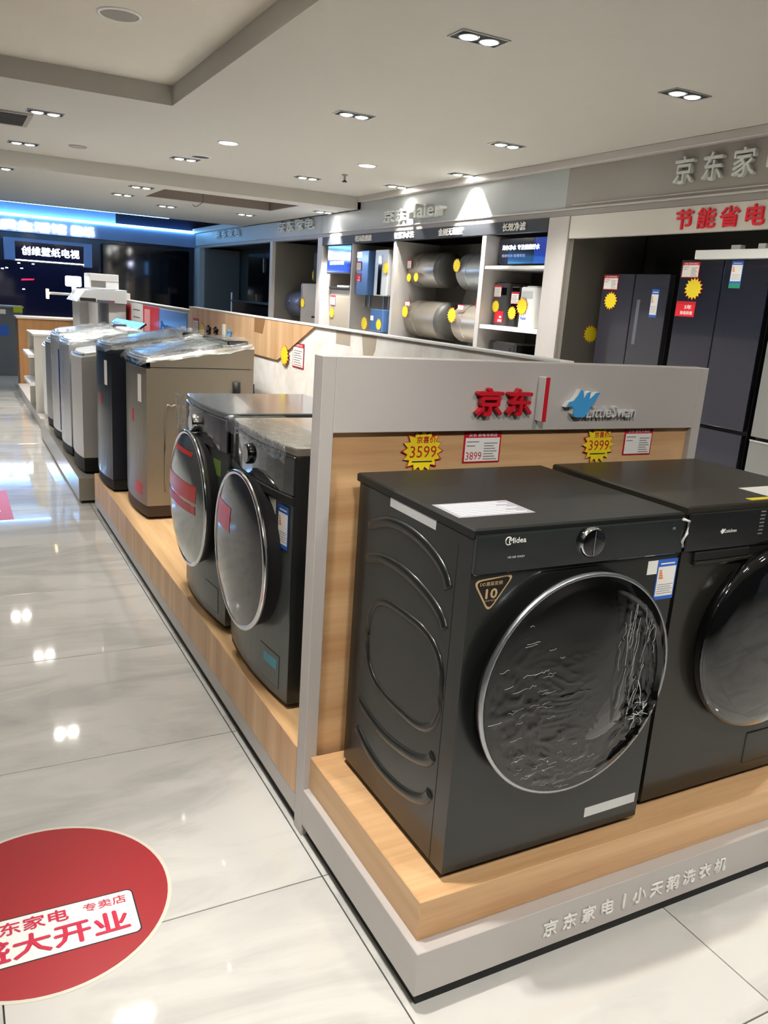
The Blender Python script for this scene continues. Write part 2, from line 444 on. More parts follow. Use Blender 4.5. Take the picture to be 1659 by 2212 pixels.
# right wall: fascia, cornice, pillars, alcoves
wr = thing('wall_right', 'grey right-hand wall with fascia over display bays', None, kind='structure')
bxo('fascia', GREY_D, wr, 5.0, 5.12, -1.0, 6.19, 2.455, 2.795)
bxo('fascia', GREY_L, wr, 5.0, 5.12, 6.194, 11.79, 2.455, 2.795)
bxo('fascia', GREY_L, wr, 5.0, 5.12, 11.794, YB, 2.455, 2.795)
bxo('cornice', GREY, wr, 4.93, 5.12, -1.0, 10.48, 2.795, 2.86, 0.004)
bxo('cornice', GREY, wr, 4.95, 5.12, 10.48, YB, 2.70, 2.80, 0.004)
bxo('trim_rail', GREY, wr, 4.985, 5.0, -1.0, YB, 2.44, 2.456, 0.003)
bxo('trim_rail', GREY, wr, 4.99, 5.0, -1.0, 6.1, 2.476, 2.485, 0.002)
bxo('trim_rail', GREY_D, wr, 5.0, 5.12, -1.0, YB, 2.39, 2.44)
for (a, b) in ((6.11, 6.40), (11.70, 11.88), (13.86, 13.98), (18.52, 19.0)):
    bxo('pillar', GREY, wr, 4.99, 5.9, a, b, 0, 2.39, 0.004)
bxo('back_panel', ALCD, wr, 5.9, 6.0, -1.0, YB, 0, 3.0)
bxo('soffit', ALCD, wr, 5.12, 5.9, -1.0, YB, 2.44, 2.5)
# far dark bays
bxo('bay_panel', ALC, wr, 5.1, 5.88, 18.44, 18.52, 0, 2.39)
bxo('bay_panel', ALC, wr, 5.05, 5.88, 13.80, 13.86, 0, 2.39)

# ------------------------------------------------------------------ ceiling lamps
bm = new()
for s in (1,):
    box(bm, -.145, .145, -.075, -.066, -.006, .004); box(bm, -.145, .145, .066, .075, -.006, .004)
    box(bm, -.145, -.136, -.066, .066, -.006, .004); box(bm, .136, .145, -.066, .066, -.006, .004)
tw_frame = obj('trim', bm, SATIN)
bm = new(); box(bm, -.136, .136, -.066, .066, -.002, .003)
tw_back = obj('baffle', bm, VENT)
bm = new(); lathe(bm, [(.052, -.001), (.056, -.014), (.050, -.018), (.045, -.012)], cap1=False, n=28)
tw_ring = obj('lamp_ring', bm, SATIN)
bm = new(); lathe(bm, [(.0455, -.008), (.044, -.016), (.03, -.021), (.012, -.023)], n=28)
tw_lens = obj('lamp', bm, LAMP)
PROTO = [tw_frame, tw_back, tw_ring, tw_lens]
def link(src, parent, loc=(0, 0, 0)):
    o = bpy.data.objects.new(src.name.split('.')[0], src.data); COL.objects.link(o); o.parent = parent; o.location = loc; return o
def twin(x, y, z, label, W=SPOT_W, aim=(0, 0, -1), ang=112, blend=0.75, one=False):
    t = thing('twin_downlight', label, 'downlight', (x, y, z), 0, 'twin spot downlights in the ceiling')
    link(tw_frame, t); link(tw_back, t)
    for s in ((-1, 1)):
        link(tw_ring, t, (s * .062, 0, .006)); link(tw_lens, t, (s * .062, 0, .006))
    for s in (-1, 1): lights_spot(t, (x + s * .062, y, z - .03), W / 2, ang, blend, 0.036, aim=aim)
    return t
twin(2.465, 3.889, 2.86, 'large twin downlight above the header with the red sign characters, nearest in the ceiling', 130, ang=78, blend=1.0)
twin(3.99, 3.952, 2.86, 'twin downlight above the navy fridges at the right of the ceiling')
twin(2.758, 5.981, 2.86, 'twin downlight in the middle of the ceiling above the island end', ang=78, blend=1.0)
twin(4.193, 6.047, 2.86, 'twin downlight near the cornice between fridge bay and heater cabinet')
twin(0.817, 7.85, 2.86, 'pair of bright spots beside the dark ceiling vent')
twin(0.794, 9.774, 2.86, 'pair of bright spots past the dark ceiling vent, further in')
twin(2.338, 9.287, 2.86, 'twin downlight next to the small round ceiling grille')
twin(3.79, 9.41, 2.86, 'thin twin downlight left of the ceiling sprinkler')
twin(4.80, 9.095, 2.86, 'twin downlight close to the fascia washing the white brand lettering', 100, (0.34, 0, -1), 78, 0.4)
twin(4.82, 7.692, 2.86, 'twin downlight close to the fascia making the bright white scallop', 290, (0.36, 0, -1), 82, 0.4)
twin(2.216, 10.95, 2.70, 'single looking downlight at the near corner of the far ceiling tray', 60)
twin(2.205, 12.12, 2.70, 'small downlight left of the far ceiling tray', 60)
twin(3.02, 13.08, 2.70, 'twin downlight behind the far ceiling tray', 60)
twin(4.21, 12.97, 2.70, 'downlight behind the hanging cable at the far tray', 60)
twin(0.62, 10.74, 2.70, 'downlight cut by the left edge of the picture above the navy wall', 60)
twin(4.80, 11.25, 2.70, 'wall washing downlight above the pillar beside the far bays', 300, (0.42, 0, -1), 70, 0.4)
# lamps of the same ceiling out of the frame, some added to fill the aisle
twin(0.80, 4.35, 3.0, 'twin downlight in the ceiling tray over the aisle, above the frame', 170, (0.75, 0, -1), 92, 0.8)
twin(0.42, 1.60, 3.0, 'twin downlight in the tray beside the front stand, above the frame', KEY_W, (0.20, -0.10, -1), 50, 0.7)
twin(1.8, -0.15, 2.86, 'twin downlight over the front washing machines, above the frame', 36, (0.0, 0.7, -1), 80, 0.8)
twin(4.0, 1.9, 2.86, 'twin downlight at the fridge side, above the frame')
twin(0.25, -0.25, 2.86, 'twin downlight behind the viewer over the aisle', 84, (0.30, 0.55, -1), 84, 0.8)
twin(3.0, -0.6, 2.86, 'twin downlight behind the viewer on the fridge side')
twin(-1.0, 6.2, 3.0, 'twin downlight over the far side of the aisle, left of the frame', 110)
twin(-1.2, 9.0, 2.86, 'twin downlight over the far aisle, left of the frame')
twin(-0.8, 4.2, 3.0, 'added unseen twin downlight filling the open aisle, left of the frame', 140)  # unseen lamp, added to even out and brighten the aisle floor
twin(0.42, 3.2, 3.0, 'added unseen twin downlight brightening the aisle floor, above the frame', 62)  # unseen lamp, added because the aisle floor came out too dark
twin(-1.4, -0.6, 2.86, 'twin downlight behind the viewer on the aisle side')
for o in PROTO: bpy.data.objects.remove(o)
def round_light(x, y, label):
    t = thing('round_downlight', label, 'downlight', (x, y, 2.86), 0, 'round white downlights')
    bm = new(); lathe(bm, [(.098, .003), (.098, -.006), (.085, -.009), (.082, -.004)], cap1=False, n=32); obj('trim_ring', bm, WHITE, t)
    bm = new(); lathe(bm, [(.082, -.003), (.078, -.008), (.03, -.010)], n=32); obj('diffuser', bm, LAMP2, t)
    lights_spot(t, (x, y, 2.835), 55, 150, 0.8, 0.08, (0.92, 0.97, 1.0))
round_light(2.395, 7.933, 'round white downlight above the top-loading washers')
round_light(3.863, 8.0, 'round white downlight beside the sprinkler near the heater cabinet')
def grille(name, x, y, z, r, label, cat, m=GRILL):
    t = thing(name, label, cat, (x, y, z))
    bm = new(); lathe(bm, [(r, .002), (r, -.006), (r * .86, -.010), (r * .84, -.006)], cap1=False, n=40); obj('rim', bm, WHITE if r > .1 else m, t)
    bm = new(); lathe(bm, [(r * .84, -.005), (r * .5, -.008), (r * .1, -.009)], n=40); obj('mesh_cover', bm, m, t)
grille('ceiling_speaker', 0.957, 5.28, 3.0, .125, 'round grey speaker grille in the near ceiling tray', 'speaker')
grille('ceiling_speaker', 1.284, 9.47, 2.86, .09, 'small flat grey disc between the bright spot pairs and the twin light', 'speaker')
grille('ceiling_speaker', 2.42, 8.98, 2.86, .11, 'round brownish grille touching the twin downlight', 'speaker', VENT)
t = thing('air_vent', 'dark rectangular air vent at the left edge of the ceiling', 'air vent', (0.18, 8.35, 2.86))
bm = new(); box(bm, -.6, .52, -.30, .30, -.004, .0); obj('duct_opening', bm, BLK, t)
bm = new()
box(bm, -.64, .56, -.34, -.30, -.012, 0); box(bm, -.64, .56, .30, .34, -.012, 0); box(bm, .52, .56, -.30, .30, -.012, 0); box(bm, -.64, -.6, -.3, .3, -.012, 0)
obj('vent_frame', bm, GRILL, t)
for k in range(9):
    y = -.27 + k * .0675
    bm = new(); box(bm, -.6, .52, y - .022, y + .022, -.010, -.005); obj('slat', bm, VENT, t)
t = thing('sprinkler', 'small pendent sprinkler head hanging from the ceiling', 'sprinkler', (3.978, 8.787, 2.86))
bm = new(); lathe(bm, [(.035, 0), (.035, -.008), (.012, -.014), (.012, -.05), (.008, -.055)], n=16); obj('pipe', bm, GRILL, t)
bm = new(); lathe(bm, [(.008, -.055), (.03, -.075), (.03, -.079)], n=16); obj('deflector', bm, VENT, t)
# cable hanging in the far tray
bm = new(); tube(bm, smooth_path([(3.12, 11.3, 2.9), (3.10, 11.35, 2.76), (3.13, 11.5, 2.66), (3.05, 11.55, 2.60), (3.0, 11.5, 2.62)]), .004, 6)
obj('hanging_cable', bm, BLK, None, 'thin dark cable dangling from the far ceiling tray', 'cable')

# ================================================================== price tags, cards, labels
def burst(label, M, R=0.055, price=None, group='yellow starburst price tags', head=None, n=16, squash=0.94, name='price_tag'):
    t = thing(name, label, 'price tag', M=M, group=group)
    rnd = random.Random(len(label) * 7 + int(R * 1000))
    def star(k, ir):
        p = []
        for i in range(2 * n):
            a = 2 * PI * i / (2 * n); r = (k if i % 2 == 0 else k * ir) * (1 + rnd.uniform(-.05, .05) * (i % 2 == 0))
            p.append((r * math.cos(a), r * squash * math.sin(a)))
        return p
    def plate(pts, z0, z1, m, nm):
        bm = new(); c0 = bm.verts.new((0, 0, z0)); c1 = bm.verts.new((0, 0, z1))
        a = [bm.verts.new((x, y, z0)) for x, y in pts]; b = [bm.verts.new((x, y, z1)) for x, y in pts]
        for i in range(len(pts)):
            j = (i + 1) % len(pts)
            bm.faces.new((a[i], a[j], b[j], b[i])); bm.faces.new((c1, b[i], b[j])); bm.faces.new((c0, a[j], a[i]))
        return obj(nm, bm, m, t)
    plate(star(R * 1.03, .76), 0.0004, .0016, RED, 'border')
    plate(star(R * .985, .75), .0014, .0024, YEL, 'face')
    if price:
        text('price', price, RED, t, frame((-R * .62, -R * .28, .0026), (1, 0, 0), (0, 1, 0)), R * .5, R * 1.3, 0.0)
        if head: text('heading', head, RED, t, frame((-R * .34, R * .34, .0026), (1, 0, 0), (0, 1, 0)), R * .3, R * .95, 0.015)
        bm = new(); box(bm, -R * .5, R * .5, -R * .48, -R * .43, .0024, .0027); obj('small_print', bm, INK, t)
    return t
def card(label, M, w=.09, h=.07, price=None, head='京东 家电专卖店', group='red framed price cards', lines=True, vert=False):
    """red frame, white sheet; M at lower left"""
    t = thing('price_card', label, 'price card', M=M, group=group)
    bm = new(); box(bm, 0, w, 0, h, .0004, .0022, .0004); obj('frame', bm, RED, t)
    hh = h * (.20 if not vert else .17)
    bm = new(); box(bm, w * .04, w * .96, h * .05, h - hh, .0022, .0028); obj('sheet', bm, PAPER if lines else REDL, t)
    if not lines and w < .18:
        bm = new(); box(bm, w * .4, w * .85, h * .12, h * .3, .0028, .0031); box(bm, w * .55, w * .8, h * .42, h * .6, .0028, .0031); obj('lettering', bm, PAPER, t)
    if head: text('heading', head, PAPER, t, frame((w * .12, h - hh * .82, .0024), (1, 0, 0), (0, 1, 0)), hh * .6, w * .76, 0.01)
    if lines:
        bm = new()
        for k in range(7):
            y = h * (.10 + .085 * k) if not vert else h * (.10 + .095 * k)
            x0, x1 = (w * .54, w * (.90 - .05 * (k % 3))) if not vert else (w * .12, w * (.86 - .08 * (k % 3)))
            box(bm, x0, x1, y, y + h * .028, .0028, .003)
        if not vert:
            for k in range(2): box(bm, w * .08, w * (.40 - .1 * k), h * (.66 - .13 * k), h * (.69 - .13 * k), .0028, .003)
        obj('print_lines', bm, INKG, t)
    if price: text('price', price, RED, t, frame((w * .07, h * .10, .003), (1, 0, 0), (0, 1, 0)), h * .25, w * .42, 0.0)
    return t
def energy(parent, M, w=.06, h=.10):
    """blue and white energy label with its small print, a part of an appliance; M at lower left"""
    bm = new(); prism(bm, [(0, 0), (w, 0), (w, h), (0, h)], .0002, .001, M=M); e = obj('energy_label', bm, BLUE_L, parent, 'blue and white energy label')
    bm = new(); prism(bm, [(w * .05, h * .09), (w * .95, h * .09), (w * .95, h * .82), (w * .05, h * .82)], .001, .0014, M=M); obj('sheet', bm, PAPER, e)
    bm = new()
    for k in range(4):
        y = h * (.52 + .06 * k); x1 = w * (.34 - .035 * k); prism(bm, [(w * .12, y), (x1, y), (x1, y + h * .045), (w * .12, y + h * .045)], .0014, .0017, M=M)
    obj('grade_bars', bm, ORANGE, e)
    bm = new()
    for k in range(5):
        y = h * (.15 + .055 * k); prism(bm, [(w * .12, y), (w * (.9 - .1 * (k % 2)), y), (w * (.9 - .1 * (k % 2)), y + h * .012), (w * .12, y + h * .012)], .0014, .0017, M=M)
    obj('print_lines', bm, INKG, e)
    bm = new(); prism(bm, [(w * .14, h * .875), (w * .86, h * .875), (w * .86, h * .91), (w * .14, h * .91)], .001, .0014, M=M); obj('heading', bm, PAPER, e)
    return e
def sticker(name, parent, M, w, h, m, label=None, z=.0008):
    bm = new(); prism(bm, [(0, 0), (w, 0), (w, h), (0, h)], .0001, z, M=M)
    return obj(name, bm, m, parent, label)

# ================================================================== front display stand
PX0, PX1, PYF, PYB = 0.836, 2.226, 1.92, 1.978          # header panel
fs = wthing('display_stand', 'grey and oak display stand carrying the two black washing machines', 'display stand', (1.55, 1.6, 0))
bxo('toe_kick', BLK, fs, .852, 2.22, 1.264, 1.93, 0, .045)
bxo('plinth', GREY, fs, PX0, 2.24, 1.248, PYF, .04, .155, .0015)
bxo('platform', OAK_X, fs, .856, 2.22, 1.283, PYF, .155, .257, .0012)
bxo('platform_edge', OAK_Y, fs, .8545, .8565, 1.2835, PYF - .001, .1555, .2555)
bm = new()
box(bm, PX0, PX0 + .038, PYF, PYB, 0, 1.40, .0015)
obj('side_post', bm, GREY, fs)
bm = new(); box(bm, PX1 - .038, PX1, PYF, PYB, 0, 1.40, .0015); obj('side_post', bm, GREY, fs)
bm = new(); box(bm, PX0 + .038, PX1 - .038, PYF, PYB, 1.202, 1.40, .0015); obj('header_board', bm, GREY, fs)
bm = new(); box(bm, PX0 + .036, PX1 - .036, PYF + .022, PYF + .034, .2, 1.21); obj('backboard', bm, OAK_X, fs)
bm = new(); box(bm, PX0 + .036, PX1 - .036, PYF + .034, PYB, .0, 1.21); obj('rear_board', bm, GREY, fs)
# header lettering  (front faces -y)
FY = PYF - .0005
def fm(x, z, dy=0.0): return frame((x, FY - dy, z))
letters('sign_letter', '京东', RED, fs, fm(1.3005, 1.2485) @ Matrix.Diagonal((1.18, 1, 1, 1)), .078, .088, .028, .018)
bm = new(); box(bm, 1.5235, 1.5385, FY - .034, FY, 1.232, 1.362, .002); b_ = obj('divider_bar', bm, WHITE, fs)
bm = new(); box(bm, 1.524, 1.538, FY - .0355, FY - .034, 1.2325, 1.3615); obj('bar_face', bm, RED, b_)
# swan emblem: body with three feathers, thick cut-out
sw = [(0.0, .030), (.018, .034), (.030, .028), (.028, .010), (.040, .000), (.072, .000), (.088, .014), (.094, .032), (.112, .052), (.126, .076), (.110, .074), (.094, .060), (.086, .054), (.088, .078), (.076, .074), (.064, .056), (.060, .078), (.050, .084), (.040, .066), (.026, .050), (.010, .046)]
def cutout(bm, pts, M, z0, z1):
    t = bmesh.new(); vs = [t.verts.new((x, y, z1)) for x, y in pts]; f = t.faces.new(vs)
    r = bmesh.ops.extrude_face_region(t, geom=[f])
    for v in [g for g in r['geom'] if isinstance(g, bmesh.types.BMVert)]: v.co.z = z0
    bmesh.ops.triangulate(t, faces=[f for f in t.faces if len(f.verts) > 4])
    join(bm, t, M)
bm = new(); cutout(bm, sw, fm(1.622, 1.243), 0, .019); em = obj('swan_emblem', bm, WHITE, fs)
bm = new(); cutout(bm, sw, fm(1.622, 1.243), .0192, .021); obj('emblem_face', bm, BLUE, em)
text('sign_letter', 'LittleSwan', PAPERG, fs, fm(1.706, 1.241), .036, .20, .004, .006, shear=.15)
# plinth lettering
letters('sign_letter', '京东家电', PAPER, fs, frame((1.190, 1.2475, .073)), .046, .0605, .012, .0025)
bxo('divider_bar', PAPER, fs, 1.4505, 1.4565, 1.2435, 1.2475, .073, .115)
letters('sign_letter', '小天鹅洗衣机', PAPER, fs, frame((1.483, 1.2475, .073)), .046, .0605, .012, .0025)
# tags on the oak backboard
BY = PYF + .0215
burst('yellow 3599 starburst tag above the left black washer', frame((1.158, BY - .004, 1.145)), .066, '3599', head='京喜价')
card('red framed 3899 card above the left black washer', frame((1.296, BY, 1.105)), .130, .092, '3899')
burst('yellow 3999 starburst tag above the second black washer', frame((1.802, BY - .004, 1.150)), .064, '3999', head='京喜价')
card('red framed card beside the yellow 3999 starburst', frame((1.912, BY, 1.112)), .122, .088)

# ================================================================== washing machines
def front_plane(x, z, y=0.0): return frame((x, y, z))
def film_disc(bm, R, M, h0, seed, n=150, m=64):
    """film stretched over a round door: sharp horizontal creases at the lower left, long upright folds and a crumpled knot at the right"""
    rs = []
    ridge = lambda v, k: max(0.0, 1 - abs(v) * k) ** 2
    sm = lambda a, b, v: max(0.0, min(1.0, (v - a) / (b - a)))
    for j in range(1, m + 1):
        q = j / m; r = R * q; ring = []
        for k in range(n):
            a = 2 * PI * k / n; x, y = r * math.cos(a), r * math.sin(a); u, v = x / R, y / R
            wx = x + .03 * noise.noise((x * 9, y * 9, seed)); wy = y + .025 * noise.noise((x * 8 + 4, y * 8, seed))
            left = sm(.25, -.5, u) * sm(.55, -.1, v); right = sm(.25, .6, u); low = sm(-.2, -.7, v)
            z = .0032 * left * ridge(noise.noise((wx * 16, wy * 62, seed)), 5)
            z += .0060 * right * ridge(noise.noise((wx * 46, wy * 7, seed + 3)), 4)
            z += .0028 * low * ridge(noise.noise((wx * 40 + wy * 22, wy * 16 - wx * 10, seed + 6)), 5)
            kn = math.exp(-((x - .185) ** 2 + (y + .085) ** 2) / .0028)
            z += .014 * kn * ridge(noise.noise((wx * 38, wy * 38, seed + 9)), 3.2)
            z += .004 * noise.noise((x * 6, y * 6, seed + 1))
            edge = min(1, (1.0 - q) * 12)
            ring.append(M @ Vector((x, y, h0 + (1 - q * q) * .016 + z * edge + .010 * right * (q > .9) * (1 - q) * 10)))
        rs.append(ring)
    rings(bm, rs, cap0=True, cap1=False, smooth=True)
def washer_body(t, w, d, h, m, bow=0.0, top=None, z0=.016, lid=.022, r=.012):
    """box with softly bowed front (front at y=0), separate top panel, four feet"""
    nb = 10
    fr = [(-w / 2 + w * k / nb, -bow * (1 - (2 * k / nb - 1) ** 2)) for k in range(nb + 1)]
    pl = fr + [(w / 2, d - r), (w / 2 - r, d), (-w / 2 + r, d), (-w / 2, d - r)]
    bm = new(); prism(bm, pl, z0, h - lid, .004, .002); obj('body', bm, m, t)
    fr2 = [(x * 1.0, y) for x, y in fr]
    pl2 = [(x * 1.006, y - .001) for x, y in fr] + [(w / 2 * 1.006, d + .004), (-w / 2 * 1.006, d + .004)]
    bm = new(); prism(bm, pl2, h - lid, h, .001, .004); obj('top_panel', bm, top or m, t)
    for sx in (-1, 1):
        for y in (.06, d - .06):
            bm = new(); lathe(bm, [(.020, 0), (.020, .010), (.012, .012), (.012, z0 + .002)], Matrix.Translation((sx * (w / 2 - .05), y, 0)), 14, cap0=True); obj('foot', bm, BLK, t)
def door_lathe(nm, prof, m, parent, cx, cz, n=64, cap1=True, y=0.0):
    M = Matrix.Translation((cx, y, cz)) @ Matrix.Rotation(PI / 2, 4, 'X')     # local z -> -y
    bm = new(); lathe(bm, prof, M, n, cap1=cap1); return obj(nm, bm, m, parent)

def dome_patch(nm, prof, cx, cz, ydoor, x0, x1, z0, z1, m, parent, eps=.0012, n=10, label=None):
    """thin film sticker following a turned door glass"""
    pr = sorted(prof)
    def hh(r):
        if r <= pr[0][0]: return pr[0][1]
        for (ra, ha), (rb, hb) in zip(pr[:-1], pr[1:]):
            if r <= rb: return ha + (hb - ha) * (r - ra) / (rb - ra)
        return pr[-1][1]
    bm = new(); vv = []
    for j in range(n + 1):
        for i in range(n + 1):
            x = x0 + (x1 - x0) * i / n; z = z0 + (z1 - z0) * j / n
            dx, dz = x - cx, z - cz; r = math.hypot(dx, dz); R_ = pr[-1][0]
            if r > R_: dx *= R_ / r; dz *= R_ / r; r = R_
            vv.append(bm.verts.new((cx + dx, ydoor - hh(r) - eps, cz + dz)))
    for j in range(n):
        for i in range(n):
            a = j * (n + 1) + i; f = bm.faces.new((vv[a], vv[a + 1], vv[a + n + 2], vv[a + n + 1])); f.smooth = True
    return obj(nm, bm, m, parent, label)
def bow_patch(nm, wid, bow, x0, x1, z0, z1, m, parent, off=.002, label=None, n=8):
    """thin panel lying on the bowed front of a washer"""
    f = lambda x: -bow * (1 - (2 * x / wid) ** 2)
    xs = [x0 + (x1 - x0) * k / n for k in range(n + 1)]
    pl = [(x, f(x) - off) for x in xs] + [(x, f(x) + .004) for x in reversed(xs)]
    bm = new(); prism(bm, pl, z0, z1); return obj(nm, bm, m, parent, label)
# --- the near black washer
W1 = thing('washing_machine', 'black front-loading washer with chrome door ring and crinkled film, nearest to the viewer', 'washing machine', (1.2315, 1.3236, .257), group='front-loading washing machines')
washer_body(W1, .599, .55, .848, BLACK, top=BLACKT)
ZB = .257
cp = bxo('control_panel', GLOSSG, W1, -.299, .299, -.011, .004, 1.006 - ZB, 1.093 - ZB, .003)
bxo('panel_gap', BLK, W1, -.299, .299, -.004, .003, .9985 - ZB, 1.006 - ZB)
dp = door_lathe('program_dial', [(.0345, .0), (.0345, .010), (.031, .013)], CHROME, W1, .006, 1.058 - ZB, 40, y=-.010)
door_lathe('dial_face', [(.0308, .0132), (.028, .0142), (.01, .0146)], GLOSS, dp, .006, 1.058 - ZB, 40, y=-.010)
bxo('dial_pointer', CHROME, dp, .0045, .0065, -.0256, -.0248, 1.030 - ZB, 1.086 - ZB)
P_ = lambda x, z, y=-.0115: frame((x - 1.2315, y, z - ZB))
text('brand_letter', 'Midea', PAPER, W1, P_(1.012, 1.0715), .0125, .045, .02)
bm = new(); tube(bm, [P_(1.011 + .008 * math.cos(a), 1.0775 + .0085 * math.sin(a)) @ Vector((0, 0, .0006)) for a in [.6 + 5.0 * k / 24 for k in range(25)]], .0011, 5); obj('brand_ring', bm, PAPER, W1)
text('small_print', '100 AIR WASH', PAPERG, W1, P_(1.013, 1.0385), .005, .044, .01)
text('small_print', '15', PAPERG, W1, P_(1.488, 1.068), .006, .008, .0)
# triangular badge
def tri(k):
    c = [(.944, .989), (1.040, .9965), (.985, .922)]; gx = sum(p[0] for p in c) / 3; gz = sum(p[1] for p in c) / 3; o = []
    pts = [((p[0] - gx) * k, (p[1] - gz) * k) for p in c]
    for i in range(3):
        a = Vector(pts[i - 1]); b = Vector(pts[i]); d = Vector(pts[(i + 1) % 3])
        p0 = b.lerp(a, .2); p2 = b.lerp(d, .2)
        for q in range(6):
            s = q / 5; o.append(tuple(p0 * (1 - s) ** 2 + b * 2 * s * (1 - s) + p2 * s * s))
    return list(reversed(o)), gx, gz
po, gx, gz = tri(1.12); pi_, _, _ = tri(.98)
bm = new(); prism(bm, po, .0004, .0014, M=P_(gx, gz, 0)); bd = obj('badge', bm, GOLD, W1, 'triangular badge with gold rim and a gold 10')
bm = new(); prism(bm, pi_, .0014, .002, M=P_(gx, gz, 0)); obj('badge_face', bm, BADGE, bd)
text('badge_print', '10', GOLD, bd, P_(.972, .949, -.0026), .023, .031, .03)
text('badge_print', 'DD直驱变频', GOLD, bd, P_(.956, .9785, -.0026), .009, .058, .005)
text('badge_print', '10年包修', GOLD, bd, P_(.972, .9425, -.0026), .004, .03, .0)
# door
d1 = door_lathe('door', [(.255, 0), (.262, .012), (.270, .030), (.272, .036)], BLK, W1, 0, .723 - ZB, cap1=True)
door_lathe('chrome_ring', [(.272, .034), (.2735, .040), (.2715, .0455), (.265, .046), (.260, .043)], SATIN, d1, 0, .723 - ZB, cap1=False)
door_lathe('door_glass', [(.261, .0425), (.24, .047), (.17, .053), (.10, .056), (.03, .057)], GLOSS, d1, 0, .723 - ZB)
door_lathe('drum_window', [(.118, .0558), (.112, .0585), (.05, .060), (.02, .0602)], SCR, d1, .045, .700 - ZB)
M = Matrix.Translation((0, 0, .723 - ZB)) @ Matrix.Rotation(PI / 2, 4, 'X')
bm = new(); film_disc(bm, .264, M, .047, 3.1); obj('plastic_film', bm, FILM, d1, 'clear crinkled protective film')
bm = new()       # folds of the door film, their highlights put into pale strands
rf = random.Random(5)
for k in range(20):
    x = rf.uniform(.09, .21); z = rf.uniform(-.10, .15) * (1 - .3 * (x > .18)); L_ = rf.uniform(.04, .14); pts = []; dx = rf.uniform(-.015, .02)
    for q in range(7):
        xx = x + rf.uniform(-.004, .004) + dx * q / 6; zz = z + L_ * (q / 6 - .5); rr = min(.255, math.hypot(xx, zz))
        pts.append((xx, -.050 - .014 * (1 - (rr / .264) ** 2) - .004, .723 - ZB + zz))
    tube(bm, smooth_path(pts, 3), rf.uniform(.0003, .0006), 4)
for k in range(14):
    a = rf.uniform(0, 2 * PI); L_ = rf.uniform(.02, .055); cx_, cz_ = .185 + rf.uniform(-.02, .02), -.085 + rf.uniform(-.03, .03); pts = []
    for q in range(5):
        xx = cx_ + L_ * q / 4 * math.cos(a) + rf.uniform(-.003, .003); zz = cz_ + L_ * q / 4 * math.sin(a) + rf.uniform(-.003, .003); rr = min(.262, math.hypot(xx, zz))
        pts.append((xx, -.050 - .014 * (1 - (rr / .264) ** 2) - .005 - .004 * math.sin(q), .723 - ZB + zz))
    tube(bm, smooth_path(pts, 3), rf.uniform(.0006, .0014), 4)
for k in range(52):
    a = rf.uniform(2.2, 5.0); r = rf.uniform(.10, .25); x = r * math.cos(a); z = r * math.sin(a); L_ = rf.uniform(.012, .04)
    pts = [(x + L_ * (q / 4 - .5), -.062 - .010 * (1 - (r / .26) ** 2), .723 - ZB + z + rf.uniform(-.003, .003) + .10 * L_ * q / 4) for q in range(5)]
    tube(bm, pts, .00032, 4)
obj('fold_glints', bm, mat('fold_glint', (205, 208, 206), .25), d1, kind='stuff')
# stickers
energy(W1, P_(1.470, .888, 0), .064, .103)
sticker('white_label', W1, P_(1.437, .956, 0), .032, .034, PAPER)
sticker('tape_strip', W1, P_(1.349, .318, 0) @ Matrix.Rotation(math.radians(1), 4, 'Z'), .170, .027, TAPE, 'silver tape strip')
ML = lambda y, z: frame((-.2995, y - 1.3236, z - ZB), (0, -1, 0))          # left side of the cabinet
sticker('tape_strip', W1, ML(1.690, 1.061), .216, .027, TAPE, 'silver tape strip')
MT = frame((-.285, .085, .848), (1, 0, 0), (0, 1, 0))
sticker('notice_label', W1, MT, .205, .115, NOTICE, 'printed notice label')
bm = new()
for k in range(8): prism(bm, [(.012, .012 + k * .0125), (.19 - .02 * (k % 3), .012 + k * .0125), (.19 - .02 * (k % 3), .016 + k * .0125), (.012, .016 + k * .0125)], .0008, .0011, M=MT)
obj('print_lines', bm, PAPER, W1)
# pressed beads in the side wall
SX = -.2995
A1 = [(1.79, .985), (1.70, 1.018), (1.60, 1.026), (1.50, 1.012), (1.43, .982), (1.402, .948)]
A2 = [(1.79, .898), (1.70, .920), (1.60, .922), (1.50, .906), (1.43, .880), (1.404, .852)]
ov = [(1.58 + .185 * math.copysign(abs(math.cos(a)) ** .62, math.cos(a)), .695 + .125 * math.copysign(abs(math.sin(a)) ** .72, math.sin(a))) for a in [2 * PI * k / 40 for k in range(40)]]
for arc in (A1, A2, [(y, 1.39 - z) for y, z in A2], [(y, 1.39 - z) for y, z in A1]):
    bm = new(); tube(bm, smooth_path([(SX + .001, y - 1.3236, z - ZB) for y, z in arc], 5), .015, 10, flat=(0, .5)); obj('side_bead', bm, BLACK, W1)
bm = new(); tube(bm, [(SX + .001, y - 1.3236, z - ZB) for y, z in ov], .011, 10, flat=(0, .55), closed=True); obj('side_bead', bm, BLACK, W1)
bm = new(); box(bm, -.300, -.299, .055, .0565, .02, .80); obj('side_seam', bm, BLK, W1)
bm = new()
film_pts = [(.285, -.013, .835), (.302, -.016, .83), (.300, -.016, .80), (.292, -.013, .78), (.30, -.01, .765)]
tube(bm, film_pts, .004, 6); obj('film_scrap', bm, PAPERG, W1)

